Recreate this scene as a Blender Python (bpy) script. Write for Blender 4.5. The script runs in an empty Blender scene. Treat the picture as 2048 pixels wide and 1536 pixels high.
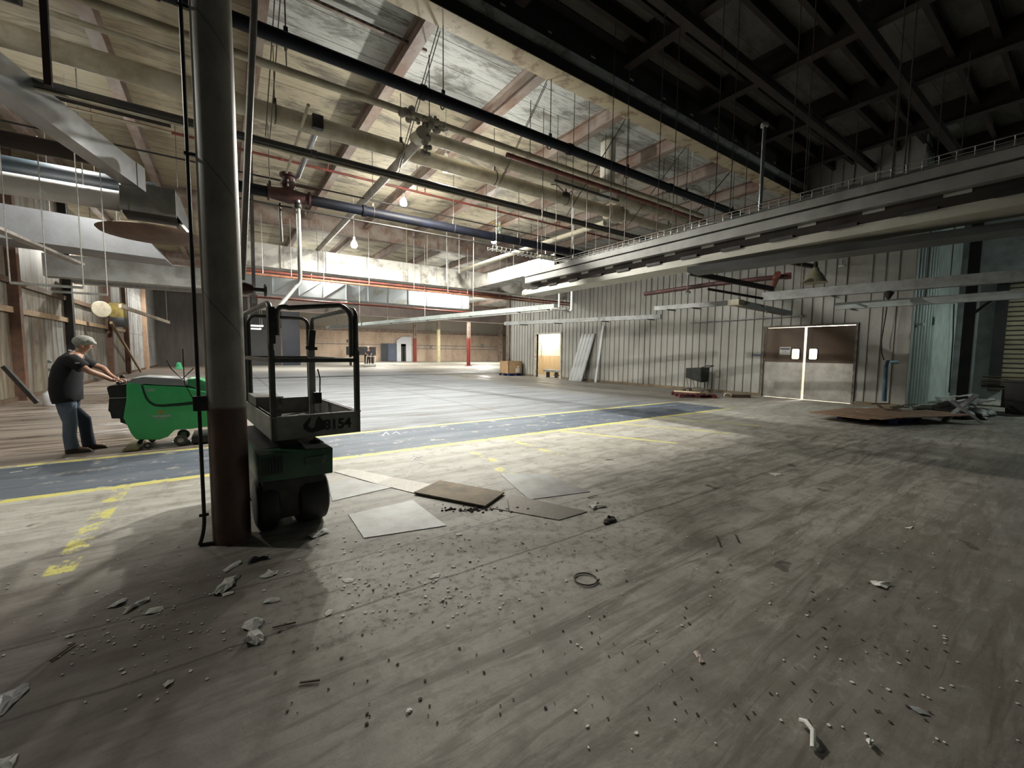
import bpy, bmesh, math, random
import numpy as np
from mathutils import Vector, Matrix, Euler

random.seed(7)
sc = bpy.context.scene
COL = sc.collection
PI = math.pi

# ------------------------------------------------------------------ camera, world, exposure
YAW, PITCH, ROLL = math.radians(34.714), math.radians(4.334), math.radians(.628)
CAM = Vector((0, 0, 1.5))
FPX = 828.1
_f = Vector((math.sin(YAW)*math.cos(PITCH), math.cos(YAW)*math.cos(PITCH), -math.sin(PITCH)))
_r0 = Vector((math.cos(YAW), -math.sin(YAW), 0))
_u0 = _r0.cross(_f)
_r = _r0*math.cos(ROLL) + _u0*math.sin(ROLL)
_u = -_r0*math.sin(ROLL) + _u0*math.cos(ROLL)
cam_data = bpy.data.cameras.new('camera')
cam = bpy.data.objects.new('camera', cam_data)
COL.objects.link(cam)
cam_data.sensor_width = 36
cam_data.lens = FPX/2048*36
cam_data.clip_start = .05
cam_data.clip_end = 300
mw = Matrix.Identity(4)
for i in range(3):
    mw[i][0], mw[i][1], mw[i][2], mw[i][3] = _r[i], _u[i], -_f[i], CAM[i]
cam.matrix_world = mw
sc.camera = cam

world = bpy.data.worlds.new('world')
sc.world = world
world.use_nodes = True
world.node_tree.nodes['Background'].inputs[0].default_value = (.78, .95, .92, 1)
world.node_tree.nodes['Background'].inputs[1].default_value = .05
sc.view_settings.view_transform = 'Standard'
sc.view_settings.look = 'None'
sc.view_settings.gamma = 1
sc.view_settings.use_curve_mapping = False
sc.view_settings.exposure = 0.0

LAMP_W = 1250      # watts of one bare high bay lamp
COOL = (1.0, .975, .89)


def light(kind, loc, watts, color=COOL, radius=.12, parent=None, size=None, rot=None):
    d = bpy.data.lights.new('lamp_light', kind)
    d.energy = watts
    d.color = color
    if kind == 'POINT':
        d.shadow_soft_size = radius
    if kind == 'SPOT':
        d.shadow_soft_size = radius
        d.spot_size = math.radians(172)
        d.spot_blend = .35
    if kind == 'AREA':
        d.shape = 'RECTANGLE'
        d.size, d.size_y = size
    o = bpy.data.objects.new('lamp_light', d)
    COL.objects.link(o)
    if rot:
        o.rotation_euler = rot
    if parent:
        o.parent = parent
        o.location = Vector(loc) - LOC[parent.name]
    else:
        o.location = loc
    return o


# ------------------------------------------------------------------ helpers
LOC = {}


def at(u, v, x=None, y=None, z=None):
    """the place in the hall seen at pixel (u, v) of the photograph, on the plane x, y or z = const"""
    d = _f + _r*((u-1024)/FPX) - _u*((v-768)/FPX)
    t = (z-CAM.z)/d.z if z is not None else (x/d.x if x is not None else y/d.y)
    return CAM + d*t


def tag(o, label=None, cat=None, group=None, kind=None):
    if label: o['label'] = label
    if cat: o['category'] = cat
    if group: o['group'] = group
    if kind: o['kind'] = kind
    return o


def thing(name, label, cat, loc=(0, 0, 0), group=None, kind=None):
    o = bpy.data.objects.new(name, None)
    o.empty_display_size = .1
    COL.objects.link(o)
    o.location = loc
    LOC[o.name] = Vector(loc)
    return tag(o, label, cat, group, kind)


def dup(root, loc=None, label=None, group=None, rotz=None):
    def rec(o, parent):
        c = o.copy()
        COL.objects.link(c)
        if parent: c.parent = parent
        for ch in list(o.children): rec(ch, c)
        return c
    c = rec(root, None)
    if loc is not None:
        c.location = loc
        LOC[c.name] = Vector(loc)
    if rotz is not None: c.rotation_euler = (0, 0, rotz)
    if label: c['label'] = label
    if group: c['group'] = group
    return c


def perp(d):
    a = Vector((0, 0, 1)) if abs(d.z) < .9 else Vector((1, 0, 0))
    s = d.cross(a).normalized()
    return s, s.cross(d).normalized()


class M:
    """collects shapes for ONE mesh"""
    def __init__(s, T=None):
        s.bm = bmesh.new()
        s.T = T

    def _v(s, p):
        p = Vector(p)
        return s.bm.verts.new(s.T @ p if s.T else p)

    def faces(s, vs, fs):
        V = [s._v(p) for p in vs]
        for f in fs:
            try: s.bm.faces.new([V[i] for i in f])
            except ValueError: pass
        return s

    def hexa(s, p):
        return s.faces(p, [(0, 3, 2, 1), (4, 5, 6, 7), (0, 1, 5, 4), (1, 2, 6, 5), (2, 3, 7, 6), (3, 0, 4, 7)])

    def box(s, x0, x1, y0, y1, z0, z1):
        return s.hexa([(x0, y0, z0), (x1, y0, z0), (x1, y1, z0), (x0, y1, z0), (x0, y0, z1), (x1, y0, z1), (x1, y1, z1), (x0, y1, z1)])

    def bar(s, a, b, w, h, up=None):
        a, b = Vector(a), Vector(b)
        d = (b-a).normalized()
        if up is None: sd, u = perp(d)
        else:
            sd = d.cross(Vector(up)).normalized(); u = sd.cross(d).normalized()
        p = []
        for q in (a, b):
            p += [q-sd*w/2-u*h/2, q+sd*w/2-u*h/2, q+sd*w/2+u*h/2, q-sd*w/2+u*h/2]
        return s.hexa(p)

    def tube(s, path, r, n=8, cap=True, closed=False):
        P = [Vector(p) for p in path]
        R = r if isinstance(r, (list, tuple)) else [r]*len(P)
        rings = []
        sd = None
        L = len(P)
        for i, p in enumerate(P):
            a = P[(i-1) % L] if (closed or i > 0) else p
            b = P[(i+1) % L] if (closed or i < L-1) else p
            d = (b-a).normalized()
            if sd is None: sd, u = perp(d)
            else:
                sd = (sd-d*sd.dot(d)).normalized(); u = sd.cross(d).normalized()
            u = sd.cross(d).normalized()
            rr = R[i]
            ru, rv = rr if isinstance(rr, (list, tuple)) else (rr, rr)
            rings.append([s._v(p+sd*math.cos(2*PI*k/n)*ru+u*math.sin(2*PI*k/n)*rv) for k in range(n)])
        for i in range(L if closed else L-1):
            A, B = rings[i], rings[(i+1) % L]
            for k in range(n):
                s.bm.faces.new([A[k], A[(k+1) % n], B[(k+1) % n], B[k]])
        if cap and not closed:
            s.bm.faces.new(rings[0][::-1]); s.bm.faces.new(rings[-1])
        return s

    def cyl(s, a, b, r, r2=None, n=14, cap=True):
        return s.tube([a, b], [r, r if r2 is None else r2], n, cap)

    def lathe(s, c, prof, n=20, axis=(0, 0, 1)):
        c, ax = Vector(c), Vector(axis).normalized()
        sd, u = perp(ax)
        rings = [[s._v(c+ax*z+(sd*math.cos(2*PI*k/n)+u*math.sin(2*PI*k/n))*max(r, 1e-4)) for k in range(n)] for r, z in prof]
        for A, B in zip(rings, rings[1:]):
            for k in range(n):
                s.bm.faces.new([A[k], A[(k+1) % n], B[(k+1) % n], B[k]])
        if prof[0][0] > 1e-3: s.bm.faces.new(rings[0][::-1])
        if prof[-1][0] > 1e-3: s.bm.faces.new(rings[-1])
        return s

    def prism(s, pts, ext):
        """polygon pts (3d, planar) swept by vector ext"""
        pts = [Vector(p) for p in pts]; e = Vector(ext); n = len(pts)
        A = [s._v(p) for p in pts]; B = [s._v(p+e) for p in pts]
        s.bm.faces.new(A[::-1]); s.bm.faces.new(B)
        for k in range(n):
            s.bm.faces.new([A[k], A[(k+1) % n], B[(k+1) % n], B[k]])
        return s

    def ball(s, c, r, n=14, sx=1, sy=1, sz=1):
        bmesh.ops.create_uvsphere(s.bm, u_segments=n, v_segments=max(6, n//2), radius=1,
                                  matrix=(s.T or Matrix.Identity(4)) @ Matrix.Translation(c) @ Matrix.Diagonal((r*sx, r*sy, r*sz, 1)))
        return s

    def build(s, name, mat, parent=None, bevel=0, smooth=True, angle=38, loc=None, seg=2):
        bm = s.bm
        bmesh.ops.recalc_face_normals(bm, faces=bm.faces)
        if bevel:
            es = [e for e in bm.edges if len(e.link_faces) == 2 and e.calc_face_angle(0) > .5]
            bmesh.ops.bevel(bm, geom=es, offset=bevel, segments=seg, affect='EDGES', profile=.6, clamp_overlap=True)
        if parent is not None:
            off = LOC[parent.name]
        elif loc is not None: off = Vector(loc)
        else:
            xs = [v.co.x for v in bm.verts]; ys = [v.co.y for v in bm.verts]; zs = [v.co.z for v in bm.verts]
            off = Vector(((min(xs)+max(xs))/2, (min(ys)+max(ys))/2, min(zs)))
        bmesh.ops.translate(bm, verts=bm.verts, vec=-off)
        me = bpy.data.meshes.new(name)
        bm.to_mesh(me); bm.free()
        if smooth:
            me.polygons.foreach_set('use_smooth', [True]*len(me.polygons))
            me.set_sharp_from_angle(angle=math.radians(angle))
        if isinstance(mat, (list, tuple)):
            for m_ in mat: me.materials.append(m_)
        else: me.materials.append(mat)
        o = bpy.data.objects.new(name, me)
        COL.objects.link(o)
        if parent is not None:
            o.parent = parent
        else: o.location = off
        LOC[o.name] = off
        return o


def struct(name, m, mat, **k):
    return tag(m.build(name, mat, **k), kind='structure')


def arc(p0, p1, p2, n=6):
    """rounded corner p0 -> p1 -> p2 (quadratic)"""
    p0, p1, p2 = Vector(p0), Vector(p1), Vector(p2)
    return [p0*(1-t)**2+p1*2*t*(1-t)+p2*t*t for t in [i/n for i in range(n+1)]]


# ------------------------------------------------------------------ materials
class NT:
    def __init__(s, name):
        s.m = bpy.data.materials.new(name)
        s.m.use_nodes = True
        s.t = s.m.node_tree
        s.bsdf = s.t.nodes['Principled BSDF']
        s.pos = None

    def n(s, typ, **k):
        x = s.t.nodes.new(typ)
        for a, b in k.items(): setattr(x, a, b)
        return x

    def lk(s, a, b): s.t.links.new(a, b)

    def coord(s, obj=False):
        if obj: return s.n('ShaderNodeTexCoord').outputs['Object']
        if s.pos is None: s.pos = s.n('ShaderNodeNewGeometry').outputs['Position']
        return s.pos

    def mapping(s, vec, scale=(1, 1, 1), rot=(0, 0, 0)):
        x = s.n('ShaderNodeMapping')
        x.inputs['Scale'].default_value = scale
        x.inputs['Rotation'].default_value = rot
        s.lk(vec, x.inputs[0])
        return x.outputs[0]

    def noise(s, vec, scale, detail=6, rough=.6, dist=0):
        x = s.n('ShaderNodeTexNoise')
        x.inputs['Scale'].default_value = scale
        x.inputs['Detail'].default_value = detail
        x.inputs['Roughness'].default_value = rough
        x.inputs['Distortion'].default_value = dist
        s.lk(vec, x.inputs['Vector'])
        return x.outputs[0]

    def _in(s, sock, v):
        if hasattr(v, 'node'): s.lk(v, sock)
        else: sock.default_value = v

    def mth(s, op, a, b=0.0, c=None, clamp=False):
        x = s.n('ShaderNodeMath', operation=op, use_clamp=clamp)
        s._in(x.inputs[0], a); s._in(x.inputs[1], b)
        if c is not None: s._in(x.inputs[2], c)
        return x.outputs[0]

    def step(s, v, lo, hi):
        x = s.n('ShaderNodeMapRange')
        x.clamp = True
        s._in(x.inputs[0], v)
        x.inputs[1].default_value, x.inputs[2].default_value = lo, hi
        return x.outputs[0]

    def mix(s, f, a, b):
        x = s.n('ShaderNodeMix', data_type='RGBA')
        s._in(x.inputs[0], f)
        for i, c in ((6, a), (7, b)):
            if hasattr(c, 'node'): s.lk(c, x.inputs[i])
            else: x.inputs[i].default_value = (*c, 1)
        return x.outputs[2]

    def xyz(s):
        x = s.n('ShaderNodeSeparateXYZ')
        s.lk(s.coord(), x.inputs[0])
        return x.outputs

    def band(s, v, c, half, soft=.01):
        """1 within half of c"""
        d = s.mth('ABSOLUTE', s.mth('SUBTRACT', v, c))
        return s.step(d, half+soft, half)

    def inside(s, X, Y, x0, x1, y0, y1, soft=.02):
        return s.mth('MULTIPLY', s.band(X, (x0+x1)/2, (x1-x0)/2, soft), s.band(Y, (y0+y1)/2, (y1-y0)/2, soft))

    def out(s, color=None, rough=.6, metal=0, bump=None, bstr=.2, bdist=.02):
        b = s.bsdf.inputs
        if color is not None:
            if hasattr(color, 'node'): s.lk(color, b['Base Color'])
            else: b['Base Color'].default_value = (*color, 1)
        s._in(b['Roughness'], rough)
        s._in(b['Metallic'], metal)
        if bump is not None:
            x = s.n('ShaderNodeBump')
            x.inputs['Strength'].default_value = bstr
            x.inputs['Distance'].default_value = bdist
            s.lk(bump, x.inputs['Height'])
            s.lk(x.outputs[0], b['Normal'])
        return s.m


def mat(name, c, c2=None, scale=6, rough=.6, metal=0, lo=.4, hi=.65, stretch=(1, 1, 1), bump=.12, obj=True, bs=None):
    """paint or metal with worn blotches of a second colour"""
    t = NT(name)
    v = t.mapping(t.coord(obj), stretch)
    nz = t.noise(v, scale, 7, .65)
    if c2 is None: c2 = tuple(x*.7 for x in c)
    col = t.mix(t.step(nz, lo, hi), c, c2)
    fine = t.noise(v, (bs or scale*6), 4, .6)
    return t.out(col, rough, metal, fine if bump else None, bump)


def emit(name, c, strength):
    t = NT(name)
    t.bsdf.inputs['Base Color'].default_value = (*c, 1)
    t.bsdf.inputs['Emission Color'].default_value = (*c, 1)
    t.bsdf.inputs['Emission Strength'].default_value = strength
    return t.m

# ---- the floor: worn concrete, a painted aisle, yellow lines
def floor_material():
    t = NT('worn_concrete')
    p = t.coord()
    X, Y, Z = t.xyz()
    big = t.noise(p, .35, 6, .65)
    mid = t.noise(p, 1.7, 8, .7, .4)
    fine = t.noise(p, 14, 6, .7)
    speck = t.noise(p, 70, 3, .7)
    st = t.noise(t.mapping(p, (.55, 3.6, 1), (0, 0, math.radians(-33))), 1.5, 7, .68, 1.2)
    sw = t.noise(t.mapping(p, (.8, 7.5, 1), (0, 0, math.radians(-52))), 1.1, 8, .72, 1.6)
    st2 = t.noise(t.mapping(p, (.28, 2.6, 1), (0, 0, math.radians(4))), 1.3, 7, .7, .8)
    c = t.mix(t.step(mid, .36, .66), (.30, .282, .248), (.44, .42, .37))
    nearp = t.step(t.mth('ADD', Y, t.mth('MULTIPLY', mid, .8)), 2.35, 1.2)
    c = t.mix(t.mth('MULTIPLY', nearp, .75), c, t.mix(t.step(mid, .36, .66), (.105, .098, .083), (.165, .152, .128)))  # foreground concrete coloured darker to stand in for the shade there
    c = t.mix(t.mth('MULTIPLY', t.step(st, .47, .60), .6), c, (.105, .086, .066))
    c = t.mix(t.mth('MULTIPLY', t.mth('MULTIPLY', t.step(sw, .54, .63), t.step(Y, 5.6, 4.2)), .55), c, (.085, .066, .05))
    c = t.mix(t.mth('MULTIPLY', t.mth('MULTIPLY', t.step(sw, .44, .38), t.step(Y, 5.6, 4.2)), .2), c, (.40, .385, .345))
    c = t.mix(t.mth('MULTIPLY', t.step(big, .52, .68), .5), c, (.19, .155, .115))
    c = t.mix(t.mth('MULTIPLY', t.step(t.mth('ADD', Y, t.mth('MULTIPLY', mid, 1.5)), 4.0, 5.6), .6), c, t.mix(t.step(st2, .42, .6), (.56, .55, .505), (.36, .34, .29)))  # paler concrete near the aisle, raised further to brighten the lit zone
    mott = t.noise(p, 4.2, 9, .75)
    c = t.mix(t.mth('MULTIPLY', t.step(mott, .50, .62), .45), c, (.135, .112, .086))
    c = t.mix(t.mth('MULTIPLY', t.step(mott, .42, .34), .3), c, (.47, .45, .405))
    spot = t.noise(p, 2.6, 3, .5)
    c = t.mix(t.mth('MULTIPLY', t.step(spot, .70, .73), .75), c, (.05, .042, .035))
    # scraped patch of worn topping, enlarged and paled to brighten the pipe-shaded floor
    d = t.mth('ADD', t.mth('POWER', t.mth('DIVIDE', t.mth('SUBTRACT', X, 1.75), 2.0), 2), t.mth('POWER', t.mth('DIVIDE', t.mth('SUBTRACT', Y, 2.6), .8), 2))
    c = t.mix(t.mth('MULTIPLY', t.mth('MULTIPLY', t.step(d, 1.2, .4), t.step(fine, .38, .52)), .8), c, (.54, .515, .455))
    # the big hall beyond the aisle: bleached, blue grey
    hall = t.mth('MULTIPLY', t.step(Y, 7.75, 7.85), t.step(t.mth('ADD', X, t.mth('MULTIPLY', t.mth('SUBTRACT', mid, .5), 2.4)), -.3, .9))
    hc = t.mix(t.step(st2, .38, .62), (.215, .23, .25), (.115, .121, .13))
    hc = t.mix(t.mth('MULTIPLY', t.step(st2, .57, .64), .85), hc, (.10, .09, .08))
    # towards the panelled wall the concrete is bare brown grey and wet streaks run along the wall
    rw = t.step(t.mth('ADD', X, t.mth('MULTIPLY', t.mth('SUBTRACT', big, .5), 4)), 10.2, 12.4)
    hc = t.mix(t.mth('MULTIPLY', rw, .75), hc, (.245, .225, .19))
    st3 = t.noise(t.mapping(p, (2.2, .12, 1)), 1.4, 6, .65, .6)
    wet_r = t.mth('MULTIPLY', t.mth('MULTIPLY', rw, t.step(Y, 8.4, 9.6)), t.step(st3, .53, .60))
    hc = t.mix(t.mth('MULTIPLY', wet_r, .75), hc, (.085, .075, .065))
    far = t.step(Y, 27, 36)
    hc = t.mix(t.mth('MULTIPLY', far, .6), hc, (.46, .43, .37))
    c = t.mix(hall, c, hc)
    # brown wet floor where the machine has been
    wl = t.mth('MULTIPLY', t.step(Y, 7.75, 7.9), t.step(t.mth('ADD', X, t.mth('MULTIPLY', t.mth('SUBTRACT', mid, .5), 2.4)), .9, -.3))
    wc = t.mix(t.step(st2, .44, .60), (.235, .195, .16), (.085, .062, .046))
    c = t.mix(wl, c, wc)
    # left foreground is dark red brown dirt
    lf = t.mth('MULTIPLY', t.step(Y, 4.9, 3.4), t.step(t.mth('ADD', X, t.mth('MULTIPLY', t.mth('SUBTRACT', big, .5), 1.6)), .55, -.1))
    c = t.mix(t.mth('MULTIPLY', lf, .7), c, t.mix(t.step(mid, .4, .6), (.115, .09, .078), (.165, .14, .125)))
    # aisle paint
    worn = t.step(t.noise(p, 3.2, 8, .72), .66, .56)
    ai = t.mth('MULTIPLY', t.inside(t.mth('MULTIPLY', X, 1), Y, -30, 11.6, 6.1, 7.7, .03), worn)
    ac = t.mix(t.step(st2, .40, .64), (.078, .098, .132), (.145, .168, .20))
    c = t.mix(ai, c, ac)
    # yellow lines and marks, partly rubbed off
    rub = t.step(t.noise(p, 5.5, 7, .75), .60, .52)
    rub2 = t.step(t.noise(p, 4.2, 7, .8), .50, .46)
    lines = t.mth('ADD', t.band(Y, 7.78, .052), t.band(Y, 6.05, .062))
    lines = t.mth('MULTIPLY', lines, t.mth('MULTIPLY', t.step(X, 12.4, 10.6), rub, clamp=True))
    cross = t.inside(X, Y, -1.03, -.90, 3.9, 6.0)
    for x0, x1, y0, y1 in ((2.98, 3.07, 4.75, 5.4), (2.80, 2.92, 3.75, 4.45), (3.97, 4.06, 4.5, 5.9)):
        cross = t.mth('ADD', cross, t.inside(X, Y, x0, x1, y0, y1))
    cross = t.mth('MULTIPLY', cross, rub2)
    diag = t.mth('ADD', t.mth('MULTIPLY', X, .89), t.mth('MULTIPLY', Y, .455))
    for cc in (7.42, 8.9, 10.2):
        cross = t.mth('ADD', cross, t.mth('MULTIPLY', t.mth('MULTIPLY', t.band(diag, cc, .035), t.inside(Y, Y, 4.1, 5.95, 4.1, 5.95)), rub))
    lines = t.mth('ADD', lines, cross, clamp=True)
    c = t.mix(t.mth('MULTIPLY', lines, .9), c, t.mix(fine, (.62, .56, .10), (.72, .68, .22)))
    # saw cuts and cracks
    wob = t.mth('MULTIPLY', t.mth('SUBTRACT', mid, .5), .10)
    Yw, Xw = t.mth('ADD', Y, wob), t.mth('ADD', X, wob)
    cr = t.mth('ADD', t.band(Yw, 2.42, .006, .008), t.band(Yw, 3.02, .004, .006))
    for yy in (9.6, 12.4, 15.2, 18.4, 22, 27, 33):
        cr = t.mth('ADD', cr, t.band(Yw, yy, .018, .02))
    for xx in (1.4, 5.6, 8.1):
        cr = t.mth('ADD', cr, t.mth('MULTIPLY', t.band(Xw, xx, .015, .02), t.step(Y, 7.8, 7.9)))
    c = t.mix(t.mth('MULTIPLY', cr, .6, clamp=True), c, (.05, .042, .035))
    # grime specks
    c = t.mix(t.mth('MULTIPLY', t.step(speck, .60, .72), .45), c, (.07, .06, .05))
    c = t.mix(t.mth('MULTIPLY', t.step(fine, .66, .74), .35), c, (.50, .48, .44))
    wet = t.mth('ADD', t.mth('MULTIPLY', wl, t.step(st2, .5, .6)), wet_r, clamp=True)
    wet = t.mth('ADD', wet, t.mth('MULTIPLY', t.mth('MULTIPLY', hall, t.step(st2, .62, .7)), .6), clamp=True)
    rough = t.mth('SUBTRACT', t.mth('ADD', .56, t.mth('MULTIPLY', mid, .25)), t.mth('MULTIPLY', wet, .44))
    t.bsdf.inputs['Specular IOR Level'].default_value = .35
    return t.out(c, rough, 0, t.mth('ADD', fine, t.mth('MULTIPLY', mid, 2)), .25, .012)


def deck_material(name, near=False):
    t = NT(name)
    p = t.coord()
    X, Y, Z = t.xyz()
    stain = t.noise(t.mapping(p, (.6, 1.5, 1)), 1.0, 9, .75, .6)
    fine = t.noise(t.mapping(p, (.3, 3, 1)), 9, 5, .7)
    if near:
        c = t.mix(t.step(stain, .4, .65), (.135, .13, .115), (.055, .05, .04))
    else:
        white = (.50, .515, .49)
        tan = (.46, .405, .29)
        k = t.mth('MULTIPLY', t.step(Y, 8.52, 8.58), t.step(X, 16, 8))
        left = t.step(X, .75, .65)
        k = t.mth('MAXIMUM', k, left)
        c = t.mix(k, white, tan)
        c = t.mix(t.mth('MULTIPLY', t.step(stain, .49, .60), .8), c, (.10, .09, .075))
        c = t.mix(t.mth('MULTIPLY', t.step(fine, .50, .66), .5), c, (.13, .11, .085))
        c = t.mix(t.mth('MULTIPLY', left, .45), c, (.25, .19, .10))
    seam = t.mth('ABSOLUTE', t.mth('SUBTRACT', t.mth('FRACT', t.mth('DIVIDE', Y, .61)), .5))
    c = t.mix(t.mth('MULTIPLY', t.step(seam, .02, .008), .8), c, (.04, .033, .028))
    return t.out(c, .75, 0, fine, .12)


def panel_wall_material():
    t = NT('white_panel')
    p = t.coord()
    X, Y, Z = t.xyz()
    nz = t.noise(t.mapping(p, (1, .6, .25)), 2.2, 7, .7)
    c = t.mix(t.step(nz, .45, .7), (.37, .365, .335), (.28, .27, .24))
    # scuffed grey band at cart height, dirt near the floor
    c = t.mix(t.mth('MULTIPLY', t.band(Z, 1.75, .35, .05), .3), c, (.36, .35, .31))
    c = t.mix(t.mth('MULTIPLY', t.mth('MULTIPLY', t.step(Z, .55, .0), t.step(nz, .4, .6)), .6), c, (.27, .235, .19))
    return t.out(c, .5, 0, t.noise(p, 30, 3), .06)


def back_wall_material():
    t = NT('tan_block')
    p = t.coord()
    X, Y, Z = t.xyz()
    nz = t.noise(t.mapping(p, (1, 1, .5)), .8, 7, .7)
    c = t.mix(t.step(nz, .42, .68), (.56, .43, .33), (.38, .28, .205))
    br = t.n('ShaderNodeTexBrick')
    s = t.n('ShaderNodeCombineXYZ')
    t.lk(X, s.inputs[0]); t.lk(Z, s.inputs[1])
    t.lk(s.outputs[0], br.inputs['Vector'])
    br.inputs['Scale'].default_value = 1
    br.inputs['Mortar Size'].default_value = .012
    br.inputs['Brick Width'].default_value = .9
    br.inputs['Row Height'].default_value = .4
    c = t.mix(t.mth('MULTIPLY', br.outputs['Fac'], .35), c, (.24, .18, .13))
    c = t.mix(t.step(Z, 4.6, 4.7), c, (.30, .27, .23))
    return t.out(c, .85, 0, nz, .1)


def sheet_wall_material():
    """patched galvanised sheets over timber, rusty and water streaked"""
    t = NT('patched_sheet')
    p = t.coord()
    X, Y, Z = t.xyz()
    cell = t.n('ShaderNodeTexWhiteNoise', noise_dimensions='2D')
    s = t.n('ShaderNodeCombineXYZ')
    t.lk(t.mth('FLOOR', t.mth('DIVIDE', Y, 1.25)), s.inputs[0])
    t.lk(t.mth('FLOOR', t.mth('DIVIDE', Z, 2.45)), s.inputs[1])
    t.lk(s.outputs[0], cell.inputs['Vector'])
    c = t.mix(cell.outputs[0], (.30, .31, .30), (.21, .18, .13))
    c = t.mix(t.mth('MULTIPLY', t.step(Y, 33, 34), t.step(Y, 47, 46)), c, (.50, .51, .51))
    streak = t.noise(t.mapping(p, (1, 5, .35)), 1.0, 7, .7)
    c = t.mix(t.mth('MULTIPLY', t.step(streak, .42, .60), .85), c, (.075, .056, .04))
    fr = t.mth('ABSOLUTE', t.mth('SUBTRACT', t.mth('FRACT', t.mth('DIVIDE', Y, 1.25)), .5))
    fz = t.mth('ABSOLUTE', t.mth('SUBTRACT', t.mth('FRACT', t.mth('DIVIDE', Z, 2.45)), .5))
    c = t.mix(t.mth('MULTIPLY', t.mth('MAXIMUM', t.step(fr, .485, .495), t.step(fz, .492, .497)), .8), c, (.05, .04, .03))
    rust = t.noise(p, 2.4, 7, .7)
    c = t.mix(t.mth('MULTIPLY', t.step(rust, .53, .66), .7), c, (.13, .06, .028))
    return t.out(c, .55, .15, streak, .15)


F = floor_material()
DECK = deck_material('roof_deck_panels')
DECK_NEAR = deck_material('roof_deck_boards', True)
PANEL = panel_wall_material()
BLOCK = back_wall_material()
SHEET = sheet_wall_material()
BEAM = mat('rust_bled_steel_paint', (.27, .225, .19), (.16, .085, .055), 2.2, .6, 0, .42, .66, (1, .5, 1), obj=False)
BEAM_CREAM = mat('peeling_cream_paint', (.47, .40, .27), (.20, .13, .075), 3, .6, 0, .5, .66, obj=False)
BEAM_DARK = mat('black_steel', (.022, .022, .026), (.04, .03, .026), 3, .6, .1, obj=False)  # near-black steel with faint brown blotches
PURLIN = mat('dark_rust_steel', (.02, .014, .013), (.035, .02, .015), 2, .7, .1, obj=False)
CREAM = mat('cream_lagging', (.50, .46, .36), (.33, .28, .19), 3, .6)
BLUEPIPE = mat('dark_blue_pipe', (.008, .010, .018), (.007, .007, .009), 4, .55, .0)
BLUEPIPE.node_tree.nodes['Principled BSDF'].inputs['Specular IOR Level'].default_value = .2
DARKPIPE = mat('dark_pipe', (.042, .042, .042), (.075, .062, .05), 4, .45, .3)
REDPIPE = mat('red_oxide_pipe', (.22, .05, .035), (.10, .04, .03), 4, .5)
MAROON = mat('maroon_casting', (.085, .028, .026), (.045, .02, .02), 8, .5, .1)
GALV = mat('galvanised_sheet', (.42, .44, .46), (.30, .31, .32), 2, .27, .85, bump=.03)
GALVD = mat('dull_duct_sheet', (.40, .41, .40), (.27, .26, .23), 1.6, .55, .35, obj=False)
DUCTW = mat('flaking_white_duct', (.50, .485, .44), (.24, .225, .2), 1.5, .55, .05, .5, .62, obj=False)
DUCTB = mat('pale_blue_duct', (.44, .48, .50), (.34, .34, .31), 1.5, .55, .05, .54, .66, obj=False)
WHITEP = mat('white_enamel', (.70, .70, .66), (.52, .50, .44), 5, .4)
GREYP = mat('grey_enamel', (.30, .31, .31), (.20, .20, .19), 5, .5)
GREENGREY = mat('green_grey_enamel', (.36, .41, .40), (.27, .29, .27), 5, .45)
BLACK = mat('black_rubber', (.012, .012, .013), (.022, .021, .02), 10, .55)
BLACKM = mat('black_paint', (.02, .02, .021), (.045, .04, .035), 8, .42, .2)
ROD = mat('dull_rod_steel', (.06, .055, .05), (.12, .10, .08), 12, .5, .5, bump=0)
RODL = mat('pale_rod_steel', (.48, .48, .46), (.34, .33, .3), 12, .4, .6, bump=0)
WOOD = mat('bare_timber', (.38, .27, .165), (.22, .15, .09), 3, .75, 0, stretch=(1, 6, 1))
WOODD = mat('dark_timber', (.12, .075, .045), (.06, .038, .026), 3, .75, 0, stretch=(1, 6, 1))
PLYRED = mat('stained_plywood', (.30, .185, .115), (.2, .125, .08), 2.5, .7, 0, stretch=(1, 4, 1))
CARD = mat('cardboard', (.42, .28, .155), (.33, .21, .11), 5, .85)
PAPER = mat('dusty_paper', (.62, .62, .58), (.45, .44, .40), 10, .8)
CHIP = mat('white_paint_flake', (.75, .74, .70), (.6, .58, .53), 20, .7)
DIRT = mat('dark_dirt', (.035, .028, .022), (.07, .055, .04), 20, .9)
STEELPLATE = mat('floor_steel', (.27, .275, .265), (.15, .14, .125), 2.2, .55, .1, obj=False)
PLYDUST = mat('dusty_board', (.27, .215, .145), (.16, .13, .10), 5, .85, obj=False)

# ------------------------------------------------------------------ the shell
WX, LX = 16.2, -4.85           # panelled wall on one side, sheet wall on the other
ZD, ZN = 6.95, 7.72            # underside of the roof decks
GY = (6.05, 18.4, 30.6, 42.8)  # girder lines

m = M().faces([(-14, -9, 0), (46, -9, 0), (46, 66, 0), (-14, 66, 0)], [(0, 1, 2, 3)])
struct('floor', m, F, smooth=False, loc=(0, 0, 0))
struct('ceiling', M().box(LX-.3, 46, GY[0]+.05, 64, ZD, ZD+.15), DECK, smooth=False)
struct('ceiling', M().box(-12, 30, -8, GY[0]-.02, ZN, ZN+.15), DECK_NEAR, smooth=False)


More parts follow.
